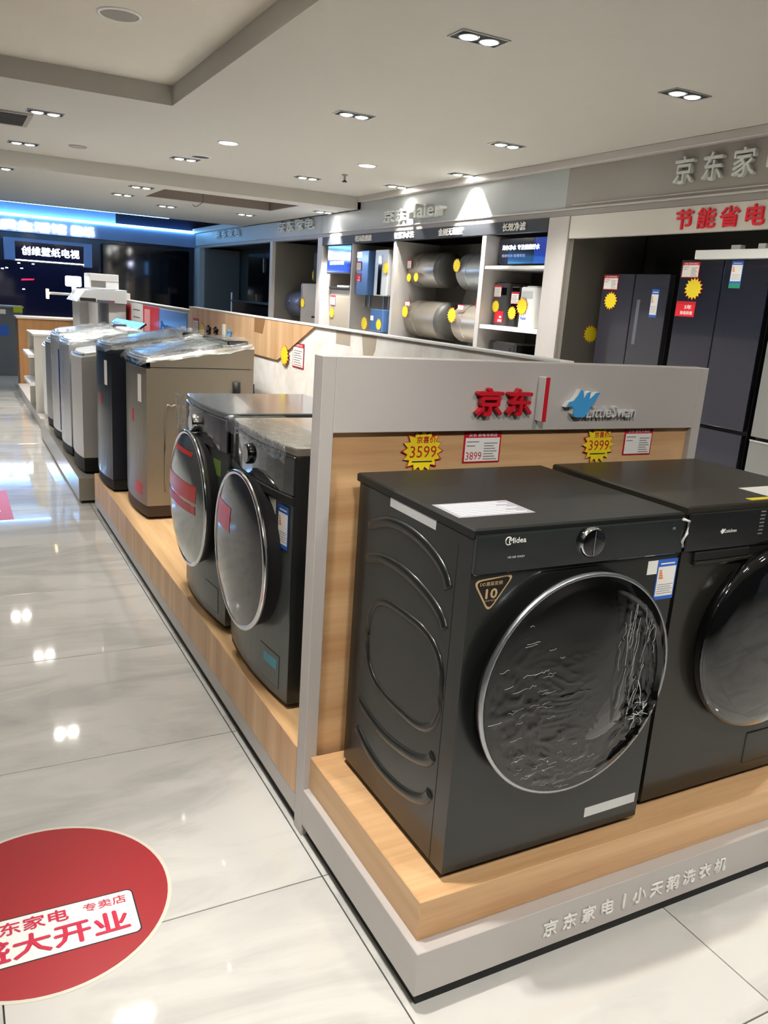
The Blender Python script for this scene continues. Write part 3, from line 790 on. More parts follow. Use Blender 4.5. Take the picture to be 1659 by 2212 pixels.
# --- second washer
W2 = thing('washing_machine', 'bronze-black front-loading washer with all-glass door, cut by the frame edge', 'washing machine', (1.889, 1.362, .257), group='front-loading washing machines')
washer_body(W2, .600, .52, .848, BLACK2, top=BLACKT2)
Q_ = lambda x, z, y=-.0085: frame((x - 1.889, y, z - ZB))
bxo('control_panel', GLOSS, W2, -.30, .30, -.008, .004, .988 - ZB, 1.088 - ZB, .003)
bxo('drawer_handle', BLK, W2, -.26, -.06, -.010, .002, .962 - ZB, .986 - ZB, .003)
bxo('drawer_panel', BLACK2, W2, -.26, -.04, -.012, .002, .952 - ZB, .962 - ZB, .002)
text('brand_letter', 'LittleSwan', PAPER, W2, Q_(1.722, 1.031), .009, .044, .02)
bm = new(); cutout(bm, [(x * .16, y * .16) for x, y in sw], Q_(1.704, 1.030), .0002, .0008); obj('brand_emblem', bm, PAPER, W2)
for k in range(7): bxo('indicator', INKG, W2, -.040, -.022, -.0092, -.0085, 1.078 - k * .010 - ZB, 1.0815 - k * .010 - ZB)
d2 = door_lathe('door', [(.255, 0), (.262, .012), (.268, .030), (.262, .040)], GLOSS, W2, .06, .722 - ZB)
door_lathe('door_glass', [(.2625, .040), (.256, .047), (.22, .056), (.15, .064), (.05, .067)], GLOSS, d2, .06, .722 - ZB)
bxo('filter_flap', BLACK2, W2, .09, .21, -.003, .002, .05, .15, .003)
MT = frame((-.02, .04, .848), (1, 0, 0), (0, 1, 0))
sticker('notice_label', W2, frame((.04, .035, .848), (1, 0, 0), (0, 1, 0)), .20, .10, PAPER, 'printed notice label')
sticker('yellow_label', W2, frame((-.055, .014, .848), (1, 0, 0), (0, 1, 0)), .10, .02, YEL)

# ================================================================== long island
isl = wthing('display_island', 'long oak and grey island behind the front stand carrying washers in a row', 'display island', (1.25, 3.9, 0))
bxo('toe_kick', BLK, isl, .850, 1.70, 1.985, 5.755, 0, .045)
bxo('plinth', GREY, isl, PX0, 1.72, PYB + .001, 5.77, .040, .105, .0015)
bxo('platform', OAK_Y, isl, PX0 + .001, 1.64, PYB + .001, 5.765, .105, .262, .0012)
bxo('platform_edge', OAK_Z, isl, PX0 - .001, PX0 + .0015, PYB + .002, 5.764, .1055, .2605)
bxo('divider_board', MARB, isl, 1.655, 1.695, PYB + .001, 6.39, .105, 1.395, .001)
bm = new()      # oak facing with its slanted end
prism(bm, [(-6.39, 1.178), (-4.44, 1.178), (-3.90, 1.401), (-6.39, 1.401)], 0, .008, M=frame((1.655, 0, 0), (0, -1, 0)))
obj('oak_facing', bm, OAK_Z, isl)
bxo('top_cap', WHITE, isl, 1.645, 1.70, PYB + .001, 6.39, 1.395, 1.404, .001)
def divm(y, z, x=1.6465): return frame((x, y, z), (0, -1, 0))
bm = new(); prism(bm, [(0, 0), (.15, 0), (.19, .085), (.0, .085)], .0001, .0006, M=divm(4.85, 1.31)); obj('board_patch', bm, PATCH_BR, isl)  # flat brown and grey patches on the divider faces
bm = new(); prism(bm, [(0, 0), (.16, 0), (.16, .06), (.0, .06)], .0001, .0006, M=divm(3.66, 1.33, 1.655)); obj('board_patch', bm, PATCH_GR, isl)
bm = new(); prism(bm, [(0.03, -.05), (.09, -.06), (.14, 0), (.15, .06), (.0, .06)], .0001, .0006, M=divm(3.38, 1.33, 1.655)); obj('board_patch', bm, PATCH_GR, isl)
# tags on the divider
burst('yellow starburst tag on the marble board beside a red framed card', divm(4.32, 1.215, 1.646), .062)
card('red framed upright card on the marble board next to the header end', divm(4.215, 1.165, 1.654), .16, .130, vert=True)
card('faded red card at the far end of the oak facing', divm(6.27, 1.215), .15, .11, vert=True, head=None)
burst('yellow starburst tag at the far end of the oak facing', divm(6.02, 1.245), .065)
for i, (y, ch) in enumerate(((5.88, '京'), (5.70, '东'))):
    letters('sign_letter', ch, BADGE, isl, divm(y, 1.20), .095, .16, .018, .012)
bxo('divider_bar', WHITE, isl, 1.63, 1.647, 5.44, 5.47, 1.18, 1.32, .002)
bm = new(); cutout(bm, sw, divm(5.40, 1.215) @ Matrix.Scale(.9, 4), 0, .014); e2 = obj('swan_emblem', bm, BLUE, isl)
text('sign_letter', 'LittleSwan', PAPER, isl, divm(5.30, 1.205), .03, .24, .012, .012)

def island_washer(label, y0, y1, m, top, front, rdoor, dx, dz, chrome, ZT=.845, bow=.025, dome=.05):
    yc = (y0 + y1) / 2; wdt = y1 - y0
    t = thing('washing_machine', label, 'washing machine', (.885, yc, .262), -PI / 2, 'front-loading washing machines')
    washer_body(t, wdt, .53, ZT, m, bow, top)
    return t
# black washer next to the header panel (local +x points to the viewer, front is -y)
W4 = island_washer('black front loader with silver mirrored door and blue energy label on the island', 2.195, 2.79, GUN, TOPW, None, .267, 0, .715, True)
bm = new(); box(bm, .278, .2985, -.001, .535, .02, .82); obj('side_panel', bm, BLACK, W4)
bm = new()
nb = 10
fr = [(-.297 + .594 * k / nb, -.0275 * (1 - (2 * k / nb - 1) ** 2) - .006) for k in range(nb + 1)]
prism(bm, fr + [(.297, .01), (-.297, .01)], .70, .822, .003, .004); obj('control_panel', bm, GLOSS, W4)
door_lathe('program_dial', [(.034, 0), (.034, .012), (.028, .016)], GLOSS, W4, -.03, .77, 32, y=-.033)
bm = new(); prism(bm, [(x, y - .004) for x, y in fr] + [(.297, .01), (-.297, .01)], .672, .700, .004, .004); obj('handle_lip', bm, BLK, W4)
d4 = door_lathe('door', [(.25, 0), (.256, .03), (.262, .045), (.267, .052)], BLK, W4, -.005, .45, y=-.015)
door_lathe('chrome_ring', [(.267, .050), (.270, .055), (.268, .062), (.258, .064), (.252, .061)], CHROME, d4, -.005, .45, cap1=False, y=-.015)
SMOKEG = mat('smoked_mirror', (92, 92, 94), .12, metal=0.75, coat=.5)
G4 = [(.253, .0615), (.22, .070), (.17, .078), (.10, .084), (.03, .086)]; FRED = mat('film_red', (196, 56, 52), .3)
door_lathe('door_glass', G4, SMOKEG, d4, -.005, .45, y=-.015)
dome_patch('red_label', G4, -.005, .45, -.015, -.195, -.02, .505, .59, FRED, d4, label='red film sticker')
energy(W4, frame((.205, -.0152, .525), (1, .115, 0)), .066, .135)
bow_patch('white_label', .595, .025, .125, .18, .615, .665, PAPER, W4, .001)
bow_patch('filter_flap_gap', .595, .025, .098, .242, .048, .162, BLK, W4, .0006)
bow_patch('filter_flap', .595, .025, .10, .24, .05, .16, GUN, W4, .0012)
bow_patch('teal_label', .595, .025, .13, .225, .108, .142, TEAL, W4, .0018)
bm = new()
for k in range(22):
    pass
M = Matrix()
gx_, gy_ = 26, 10; vv = []
for j in range(gy_ + 1):
    for i in range(gx_ + 1):
        x = -.30 + .6 * i / gx_; s = j / gy_
        y = .18 - .215 * min(1, s / .7); z = .850 - max(0, (s - .7) / .3) * .05
        z += .010 * abs(noise.noise((x * 22, s * 7, 1.3))); y -= .006 * noise.noise((x * 30, s * 9, 5.3))
        vv.append(bm.verts.new((x, y, z)))
for j in range(gy_):
    for i in range(gx_):
        a = j * (gx_ + 1) + i; f = bm.faces.new((vv[a], vv[a + 1], vv[a + gx_ + 2], vv[a + gx_ + 1])); f.smooth = True
obj('plastic_film', bm, FILM2, W4, 'crinkled clear film over the front edge')

W3 = island_washer('gunmetal front loader with silver door and large red film stickers on the island', 2.865, 3.455, GUN, TOPS, None, .275, 0, .725, True, .848)
fr = [(-.295 + .59 * k / nb, -.0275 * (1 - (2 * k / nb - 1) ** 2) - .006) for k in range(nb + 1)]
bm = new(); prism(bm, fr + [(.295, .01), (-.295, .01)], .70, .824, .003, .004); obj('control_panel', bm, mat('graphite_panel', (70, 68, 76), .15, metal=.4, coat=.6), W3)
kd = door_lathe('program_dial', [(.036, 0), (.036, .022), (.030, .027)], CHROME, W3, -.02, .765, 32, y=-.033)
d3 = door_lathe('door', [(.25, 0), (.262, .03), (.268, .050)], BLK, W3, -.005, .463, y=-.015)
door_lathe('chrome_ring', [(.268, .046), (.276, .052), (.276, .060), (.266, .064), (.260, .060)], CHROME, d3, -.005, .463, cap1=False, y=-.015)
SILG = mat('silver_mirror', (176, 180, 178), .14, metal=0.85, coat=.4)
G3 = [(.261, .060), (.23, .074), (.18, .086), (.10, .096), (.03, .099)]
door_lathe('door_glass', G3, SILG, d3, -.005, .463, y=-.015)
for (x0, x1, z0, z1) in ((-.255, .20, .49, .555), (-.255, .20, .445, .478), (-.12, .12, .655, .672)):
    dome_patch('red_label', G3, -.005, .463, -.015, x0, x1, z0, z1, FRED, d3, label='red film sticker')
bow_patch('green_label', .59, .025, .17, .235, .60, .66, GREEN, W3, .001)
bow_patch('filter_flap_gap', .59, .025, .098, .232, .048, .152, BLK, W3, .0006)
bow_patch('filter_flap', .59, .025, .10, .23, .05, .15, GUN, W3, .0012)
bm = new(); vv = []
for j in range(11):
    for i in range(17):
        x = -.31 + .17 * i / 16; z = .848 - .16 * j / 10; y = -.034 + .01 * noise.noise((x * 40, z * 30, 7.1)) - .012 * (1 - i / 16)
        vv.append(bm.verts.new((x, y, z)))
for j in range(10):
    for i in range(16):
        a = j * 17 + i; f = bm.faces.new((vv[a], vv[a + 1], vv[a + 18], vv[a + 17])); f.smooth = True
obj('plastic_film', bm, FILM2, W3, 'crumpled clear film at the corner')

# ------------------------------------------------------------------ top loaders
def top_loader(label, y0, y1, xf, z0, h, m, lid_m, d=.58, slope=.05, base_m=BLK, wrap=True, band=None, strip=True, bow=.03, skirt=.08):
    yc = (y0 + y1) / 2; w_ = y1 - y0
    t = thing('top_loading_washer', label, 'washing machine', (xf, yc, z0), -PI / 2, 'top-loading washing machines')
    nb = 10
    fr = [(-w_ / 2 + w_ * k / nb, -bow * (1 - (2 * k / nb - 1) ** 2)) for k in range(nb + 1)]
    pl = fr + [(w_ / 2, d), (-w_ / 2, d)]
    hb = h - .10
    bm = new(); prism(bm, [(x * .985, y + .004) for x, y in pl], .015, skirt, .004, 0); obj('skirt', bm, base_m, t)
    bm = new(); prism(bm, pl, skirt, hb, .002, .002); obj('body', bm, m, t)
    # sloping top housing
    def prof(y): return hb + .035 + (h - hb - .035 + slope) * max(0, min(1, (y + bow) / d))
    bm = new()
    lo = [Vector((x, y, hb)) for x, y in pl]; hi = [Vector((x, y, prof(y) - .012)) for x, y in pl]; h2 = [Vector((x * .97, y * .97 + .008, prof(y) - .002)) for x, y in pl]
    rings(bm, [lo, hi, h2]); obj('top_housing', bm, m, t)
    # glass lid following the slope
    bm = new()
    lp = [(x * .86, y + .03) for x, y in fr] + [(w_ * .43, d * .72), (-w_ * .43, d * .72)]
    rings(bm, [[Vector((x, y, prof(y) - .003)) for x, y in lp], [Vector((x, y, prof(y) + .010)) for x, y in lp], [Vector((x * .96, y * .97 + .006, prof(y) + .014)) for x, y in lp]])
    ld = obj('lid', bm, lid_m, t)
    bm = new(); tube(bm, [(x * .89, y + .018, prof(y) + .004) for x, y in fr], .007, 8); obj('lid_rim', bm, CHROME, t)
    bm = new(); box(bm, -w_ * .45, w_ * .45, d * .76, d * .96, prof(d * .76) - .004, prof(d * .9) + .018, .006); obj('console', bm, lid_m, t)
    if band: 
        bm = new(); prism(bm, [(x, y - .003) for x, y in fr] + [(w_ / 2, .02), (-w_ / 2, .02)], hb - .012, hb + .03, .003, .003); obj('front_band', bm, band, t)
    if strip: bow_patch('white_label', w_, bow, w_ * .28, w_ * .37, hb - .20, hb - .05, PAPER, t, .001)
    if wrap:
        bm = new(); vv = []; nx, ny = 22, 18
        for j in range(ny + 1):
            for i in range(nx + 1):
                x = -w_ * .52 + w_ * 1.04 * i / nx; y = -bow - .008 + (d + .008 + bow) * j / ny
                z = prof(y) + .020 + .016 * noise.noise((x * 16, y * 16, yc)) + .008 * noise.noise((x * 45, y * 45, yc))
                e = min(i, nx - i, j); z -= .045 * (e == 0) + .012 * (e == 1)
                vv.append(bm.verts.new((x, y, z)))
        for j in range(ny):
            for i in range(nx):
                a = j * (nx + 1) + i; f = bm.faces.new((vv[a], vv[a + 1], vv[a + nx + 2], vv[a + nx + 1])); f.smooth = True
        obj('plastic_film', bm, FILM2, t, 'crinkled clear film over the lid')
    return t
C1 = top_loader('champagne top-loading washer wrapped in film, at the end of the oak platform row', 4.50, 5.08, .930, .262, .955, STEEL_W, GLOSS, .60, .04, mat('brown_skirt', (58, 44, 38), .5), True, GLOSS)
bm = new(); tube(bm, smooth_path([(.293, .50, .78), (.297, .50, .5), (.297, .49, .1)], 4), .022, 8); obj('drain_hose', bm, BLK, C1)
bm = new(); tube(bm, smooth_path([(.20, .62, .76), (.21, .62, .5), (.21, .61, .1)], 4), .018, 8); obj('drain_hose', bm, BLK, C1)
for (x0, x1) in ((.10, .17), (.235, .36)):
    bm = new(); pts = [(.292, x0, .16), (.292, x0, .60), (.292, (x0 + x1) / 2, .64), (.292, x1, .60), (.292, x1, .16)]
    tube(bm, smooth_path(pts, 4), .005, 6, flat=(0, .5)); obj('side_bead', bm, STEEL_W, C1)
bxo('side_seam', BLK, C1, .2895, .2905, .0, .58, .851, .854)
bow_patch('red_label', .58, .03, .03, .075, .53, .60, RED, C1, .001)
bow_patch('red_label', .58, .03, .10, .22, .13, .20, FRED, C1, .001)
C2 = top_loader('dark navy top-loading washer beside the champagne one', 5.18, 5.75, .862, .262, .965, mat('navy_steel', (44, 48, 58), .28, metal=.5, coat=.3), GLOSS, .58, .03, BLK, True, None)
bow_patch('red_label', .57, .03, .03, .075, .53, .60, RED, C2, .001)

# ------------------------------------------------------------------ second, grey island
gi = wthing('display_island', 'low grey metal plinth island further along the aisle', 'display island', (1.2, 7.3, 0))
bxo('plinth', mat('grey_stone_plinth', (166, 160, 146), .18, metal=.3), gi, .757, 1.66, 5.96, 8.66, .02, .186, .002)
bxo('toe_kick', BLK, gi, .78, 1.64, 5.98, 8.64, 0, .02)
bxo('rear_plinth', GREY, gi, .80, 1.66, 8.66, 12.2, 0, .12, .002)
bxo('divider_board', GREY, gi, 1.66, 1.70, 6.392, 9.0, 0, 1.37, .001)
bxo('divider_board', GREY, gi, 1.66, 1.70, 9.0, 12.2, 0, 1.44, .001)
bxo('top_cap', WHITE, gi, 1.65, 1.71, 6.392, 9.0, 1.37, 1.378)
def poster(label, y0, y1, z0, z1, m, cat='poster', x=1.6595):
    t = thing('poster', label, cat, M=frame((x, y1, z0), (0, -1, 0)), group='posters along the island divider')
    bm = new(); box(bm, 0, y1 - y0, 0, z1 - z0, 0, .004, .0008); obj('sheet', bm, m, t); return t
t = poster('blue poster with the dark blue brand name on the island divider', 6.50, 7.46, 1.10, 1.345, BLUE_P)
text('lettering', 'Panasonic', mat('deep_blue_ink', (14, 32, 104), .4), t, frame((.06, .06, .0042), (1, 0, 0), (0, 1, 0)), .085, .82, .03)
t = poster('red and pink poster between the blue and the white ones', 7.47, 8.14, 1.06, 1.35, PRED)
bm = new(); box(bm, .06, .3, .06, .26, .004, .0045); obj('print_block', bm, mat('poster_pink', (226, 150, 150), .4, var=.3, vscale=12), t)
t = poster('narrow white poster with thin dark lines', 8.16, 8.72, 1.08, 1.36, PAPERG)
bm = new()
for k in range(3): box(bm, .1, .42, .07 + .07 * k, .078 + .07 * k, .004, .0045)
obj('print_lines', bm, INK, t)
t = poster('dark red and tan poster furthest along the divider', 8.74, 9.62, 1.06, 1.345, PRED)
bm = new(); box(bm, .05, .33, 0.0, .28, .004, .0045); obj('print_block', bm, PTAN, t)
C3 = top_loader('small silver twin-tub style washer on the grey plinth', 6.08, 6.62, .812, .186, .905, SILVER, WHITE, .50, .02, BLK, False, None, False, .025, .12)
C4 = top_loader('tall silver top loader with white lid corner, second on the grey plinth', 6.72, 7.30, .810, .186, .955, mat('silver_steel', (212, 214, 218), .25, metal=.6), WHITE, .58, .03, BLK, True, None, False)
bxo('blue_edge', mat('blue_edge', (50, 60, 120), .25, coat=.5), C4, -.293, -.25, -.018, .02, .12, .80, .006)
C5 = top_loader('pale top loader third on the grey plinth', 7.40, 7.97, .815, .186, .965, mat('pearl_steel', (222, 222, 222), .25, metal=.5), GLOSS, .58, .03, BLK, True, None, False)
C6 = top_loader('pale grey washer last on the grey plinth', 8.06, 8.58, .828, .186, .86, mat('grey_steel', (150, 150, 152), .3, metal=.4), BLK, .55, .03, BLK, False, None, False)
C7 = top_loader('slim white washer on the low rear plinth', 8.72, 9.22, .860, .12, .84, WHITE, WHITE, .30, .02, GREY, False, None, False)
# cream stand with ledges
t = wthing('display_rack', 'cream display rack with small ledges in front of the wooden end cabinet', 'display rack', (1.0, 9.9, .12))
bxo('side_panel', CREAM, t, .80, 1.15, 9.55, 9.58, .12, 0.93, .002); bxo('side_panel', CREAM, t, .80, 1.15, 10.25, 10.28, .12, 0.93, .002)
bxo('top_board', CREAM, t, .79, 1.16, 9.54, 10.29, 0.93, .955, .002); bxo('back_board', mat('rack_brown', (120, 92, 70), .5), t, 1.13, 1.15, 9.58, 10.25, .12, .93)
for z in (.40, .70): bxo('ledge', WHITE, t, .74, 1.13, 9.58, 10.25, z, z + .04, .004)
# wooden end cabinet
t = wthing('wooden_cabinet', 'brown wooden cabinet closing the far end of the island', 'cabinet', (1.3, 12.5, 0))
bxo('body', BROWN, t, .84, 1.9, 12.28, 12.72, 0.04, .985, .002); bxo('worktop', mat('pale_top', (214, 196, 168), .3), t, .82, 1.92, 12.26, 12.74, .985, 1.01, .003)
bxo('toe_kick', BLK, t, .88, 1.86, 12.32, 12.70, 0, .04)
# tablet on the island
t = thing('tablet', 'tilted tablet with a lit blue screen lying behind the washers', 'tablet', (1.45, 7.85, 1.165), -.5)
t.rotation_euler = (0.28, 0.1, -.6)
bm = new(); box(bm, -.15, .15, -.10, .10, 0, .02, .006); obj('casing', bm, BLK, t)
bm = new(); box(bm, -.14, .14, -.09, .09, .0201, .021); obj('screen', bm, mat('tablet_glow', (60, 120, 190), .1, emit=(90, 160, 230), es=1.2), t)
# range hood on a stand with a carton on top
t = wthing('range_hood', 'pale grey side-draught range hood on a stand above the far washers', 'range hood', (1.4, 9.2, 1.1))
bm = new(); prism(bm, [(1.14, 1.335), (1.62, 1.335), (1.62, 1.47), (1.22, 1.45)], 8.75, 9.55, .003, .003, M=Matrix(((1, 0, 0, 0), (0, 0, 1, 0), (0, 1, 0, 0), (0, 0, 0, 1)))); obj('canopy', bm, SILVER, t)
bxo('filter_slot', BLK, t, 1.17, 1.32, 8.745, 8.752, 1.345, 1.375)
bxo('light_bar', CHROME, t, 1.33, 1.50, 8.735, 8.752, 1.345, 1.365, .004)
bxo('stand_post', SILVER, t, 1.18, 1.27, 8.90, 9.40, .13, 1.335, .003)
bxo('back_plate', SILVER, t, 1.45, 1.62, 8.80, 9.50, .9, 1.335, .003)
t = wthing('carton', 'small white carton with grey print on top of the range hood', 'carton', (1.4, 8.95, 1.47))
bxo('box', WHITE, t, 1.27, 1.55, 8.80, 9.15, 1.47, 1.615, .003)
bxo('flap', PAPERG, t, 1.275, 1.545, 8.795, 8.80, 1.545, 1.612)
sticker('print_block', t, frame((1.285, 8.798, 1.485)), .14, .09, INKG)
t = wthing('white_panel', 'glowing white square panel behind the carton', 'lamp', (1.2, 9.4, 1.46))
bxo('panel', LETW2, t, 1.12, 1.27, 9.35, 9.45, 1.47, 1.575, .01)  # plain white box given an even glow
bxo('stem', WHITE, t, 1.18, 1.22, 9.37, 9.43, 1.40, 1.47)
t = wthing('wall_bracket', 'dark cantilever arm with a warm lit end beside the range hood', 'bracket', (1.0, 9.4, 1.37))
bxo('arm', SILVER, t, .96, 1.16, 9.38, 9.46, 1.375, 1.40, .003)
bxo('end_light', mat('warm_end', (240, 220, 170), .4, emit=(255, 225, 160), es=1.5), t, .93, .95, 9.36, 9.48, 1.33, 1.43, .003)

# ================================================================== right wall
def wm(y, z, x=5.0): return frame((x, y, z), (0, -1, 0))       # faces -x, local x runs towards the viewer
letters('sign_letter', '京东家电', SIGNG, wr, wm(4.925, 2.548, 4.999), .196, .270, .018, .03)
# fridge bay
fb = wthing('fridge_bay', 'cream lightbox header over the dark fridge alcove', 'header board', (5.0, 4.0, 2.2))
bxo('header_board', CREAM, fb, 5.0, 5.06, -1.0, 6.105, 2.196, 2.388, .002)
letters('sign_letter', '节能省电', REDL, fb, wm(4.86, 2.220, 4.9995) @ Matrix.Diagonal((1.22, 1, 1, 1)), .145, .172, .026, .008)
bxo('bay_panel', ALC, wr, 5.02, 5.88, 6.05, 6.108, 0, 2.39)
bxo('fridge_plinth', GREY_D, wr, 5.0, 5.9, -1.0, 6.05, 0, .10)
def fridge(label, y0, y1, xf, top, m, split=None, halves=True, d=.66, handle=None, z0=.10):
    w_ = y1 - y0; t = thing('fridge', label, 'fridge', (xf, (y0 + y1) / 2, z0), -PI / 2, 'tall fridges in the alcove')
    h = top - z0
    bxo('cabinet', BLK, t, -w_ / 2, w_ / 2, .055, d, .03, h, .004)
    for s in (-1, 1): bxo('foot', BLK, t, s * (w_ / 2 - .06) - .02, s * (w_ / 2 - .06) + .02, .1, .16, 0, .03)
    rows = [(.03, h)] if split is None else [(.03, split - z0 - .014), (split - z0 + .014, h)]
    for (a, b) in rows:
        for s in (-1, 1):
            x0, x1 = (-w_ / 2, -.005) if s < 0 else (.005, w_ / 2)
            bxo('door', m, t, x0, x1, 0, .05, a, b, .004, seg=2)
    return t
F1 = fridge('slate side-by-side fridge set back in the alcove, furthest of the fridges', 5.118, 5.915, 5.30, 1.912, FRI1)
bxo('dispenser_slot', mat('slot_grey', (100, 102, 110), .3), F1, .06, .10, -.003, .001, 1.22, 1.60, .002)
energy(F1, frame((.22, -.001, 1.46)), .085, .23)
F2 = fridge('navy four-door fridge in the middle, with a white strip shelf on top', 3.972, 4.78, 5.05, 2.0, FRI, .785)
energy(F2, frame((.07, -.001, 1.735)), .10, .155); sticker('green_label', F2, frame((.07, -.001, 1.70)), .10, .035, mat('teal_green', (40, 140, 110), .4))
F3 = fridge('grey steel fridge cut by the frame edge', 3.07, 3.86, 5.0, 1.96, FRI3, .775)
bxo('handle_strip', CHROME, F3, -.395, .395, -.006, .001, .655, .668, .002)
t = wthing('strip_shelf', 'white strip board lying on top of the navy fridge', 'board', (5.2, 4.2, 2.0))
bxo('board', WHITE, t, 5.0, 5.25, 3.4, 4.62, 2.002, 2.066, .003)
bxo('clip', PAPERG, t, 5.05, 5.10, 4.26, 4.34, 2.066, 2.10); bxo('clip', PAPERG, t, 5.05, 5.10, 4.05, 4.11, 2.066, 2.105)
card('red price card on the slate fridge door', wm(5.90, 1.775, 5.2985), .185, .125, lines=True)
burst('yellow starburst tag on the slate fridge below its red card', wm(5.78, 1.68, 5.297), .085)
card('red price card on the navy fridge door', wm(4.765, 1.87, 5.0485), .17, .115)
burst('yellow starburst tag on the navy fridge', wm(4.625, 1.79, 5.047), .088)
t = card('red rounded promotion card on the navy fridge below the starburst', wm(4.77, 1.58, 5.0485), .19, .115, head=None, lines=False)
for c in t.children:
    if c.name.startswith('sheet'): c.data.materials[0] = REDL
text('lettering', '5年', PAPER, t, frame((.085, .055, .003), (1, 0, 0), (0, 1, 0)), .035, .07, .02)
text('lettering', '联保质保', PAPER, t, frame((.05, .015, .003), (1, 0, 0), (0, 1, 0)), .028, .12, .02)
t = burst('dim yellow starburst tag on the alcove side wall', frame((5.35, 6.049, 1.37)), .09)

# heater cabinet (water heaters, purifiers)
hc = wthing('display_cabinet', 'grey display cabinet with charcoal header over the water heaters', 'display cabinet', (5.3, 9.0, 0))
bxo('header_band', HDR, hc, 4.985, 5.06, 6.40, 11.70, 2.272, 2.388, .002)
for (y, s_, w_) in ((10.55, '密闭稳燃舱', .50), (9.42, '智慧净水洗', .50), (8.36, '金刚无缝胆', .50), (7.115, '长效净滤', .38)):
    text('sign_letter', s_, PAPER, hc, wm(y, 2.292, 4.984), .078, w_, .012, .004)
bxo('back_board', ALC, hc, 5.62, 5.66, 6.40, 11.70, 0, 2.27)
bxo('inner_divider', GREY, hc, 4.99, 5.62, 7.40, 7.475, 0, 2.272, .002)
bxo('inner_divider', GREY, hc, 4.99, 5.62, 9.38, 9.44, 0, 2.272, .002)
bxo('inner_divider', GREY, hc, 4.99, 5.62, 10.62, 10.66, 0, 2.272, .002)
bxo('shelf', WHITE, hc, 5.0, 5.60, 6.40, 7.40, 1.935, 1.965, .002)
bxo('shelf', WHITE, hc, 5.0, 5.60, 6.40, 7.40, 1.33, 1.372, .002)
bxo('shelf', GREY_D, hc, 5.05, 5.60, 7.475, 9.38, 1.0, 1.03, .002)
bxo('shelf', GREY_D, hc, 5.35, 5.60, 10.66, 11.70, 1.02, 1.05, .002)
letters('sign_letter', '京东', SIGNG, wr, wm(9.74, 2.495, 4.999) @ Matrix.Diagonal((1.7, 1, 1, 1)), .155, .19, .018, .03)
text('sign_letter', 'Haier', SIGNG, wr, wm(9.02, 2.505, 4.999), .155, .78, .025, .03)
# spot lamps' target: plain fascia
t = thing('screen', 'dark blue advertising screen above the water purifiers', 'screen', M=wm(7.37, 1.985, 5.14))
bm = new(); box(bm, 0, .95, 0, .265, -.03, 0, .004); obj('casing', bm, BLK, t)
bm = new(); box(bm, .01, .60, .012, .255, .0001, .001); obj('panel', bm, SCRN, t)
bm = new(); box(bm, .60, .94, .012, .255, .0001, .001); obj('panel', bm, SCRB, t)
text('lettering', '海尔净水 专注健康好水', LETW2, t, frame((.06, .145, .0012), (1, 0, 0), (0, 1, 0)), .05, .62, .01)
text('lettering', '健康饮水 智慧家庭', mat('screen_dim_letters', (120, 130, 160), .5, emit=(120, 130, 170), es=.6), t, frame((.06, .075, .0012), (1, 0, 0), (0, 1, 0)), .03, .40, .01)
# electric water heaters
def heater(label, y0, y1, zc, r, m, tag_on=True, yellow=True, xc=5.36):
    """horizontal tank along the wall: barrel, dark end caps, brackets; the near end shows"""
    t = wthing('water_heater', label, 'water heater', (xc, (y0 + y1) / 2, zc - r), 'silver barrel water heaters')
    M = Matrix.Translation((xc, y1, zc)) @ Matrix.Rotation(PI / 2, 4, 'X')       # local z -> -y
    L_ = y1 - y0
    bm = new(); lathe(bm, [(r * .55, -.02), (r * .93, -.006), (r, .02), (r, L_ - .09)], M, 48, cap0=True, cap1=False); obj('barrel', bm, m, t)
    bm = new(); lathe(bm, [(r * 1.003, L_ - .09), (r * 1.003, L_ - .02), (r * .95, L_), (r * .4, L_ + .012)], M, 48); obj('end_cap', bm, mat('cap_grey', (70, 68, 64), .4) if 'cap_grey' not in MATS else MATS['cap_grey'], t)
    bm = new(); lathe(bm, [(r * 1.006, L_ * .30), (r * 1.012, L_ * .305), (r * 1.006, L_ * .31)], M, 48, cap1=False); obj('seam_ring', bm, CHROME, t)
    bxo('wall_bracket', GREY_D, t, xc, 5.62, y0 + .15, y0 + .20, zc - .03, zc + .03); bxo('wall_bracket', GREY_D, t, xc, 5.62, y1 - .20, y1 - .15, zc - .03, zc + .03)
    return t
heater('upper water heater at the far side of the heater bay, brushed grey', 8.62, 9.34, 1.945, .205, STEEL)
heater('upper water heater cut by the lit divider', 7.50, 8.22, 1.925, .205, mat('steel_b', (186, 190, 186), .3, metal=.8, var=.05, vscale=20))
heater('lower water heater at the far side of the heater bay, champagne silver', 8.50, 9.34, 1.355, .225, STEEL_W)
heater('lower water heater cut by the lit divider, champagne silver', 7.50, 8.22, 1.355, .215, mat('steel_c', (190, 180, 164), .3, metal=.7, var=.05, vscale=20))
HXR = 5.135
sticker_card = lambda lab, y, z, x, w_=.10, h_=.11: card(lab, wm(y, z, x), w_, h_, head=None, vert=True)
sticker_card('pale pink card on the far upper water heater', 9.33, 1.95, 5.145)
burst('yellow starburst on the far upper water heater, first of two', wm(9.27, 1.845, 5.145), .062)
burst('yellow starburst on the far upper water heater, beside the first one', wm(9.09, 1.85, 5.145), .062)
burst('yellow starburst on the upper heater next to the divider', wm(8.18, 1.985, 5.148), .085)
burst('yellow starburst on the far lower water heater', wm(9.26, 1.43, 5.118), .085)
sticker_card('small pale card lying on the far lower water heater', 9.30, 1.50, 5.135, .12, .06)
burst('yellow starburst on the lower heater next to the divider', wm(8.16, 1.435, 5.125), .095)
sticker_card('pale card above the starburst on the lower divider heater', 8.10, 1.50, 5.16, .12, .06)
t = card('red promotion card on top of the lower divider heater', wm(7.80, 1.53, 5.20), .17, .09, head=None, lines=False)
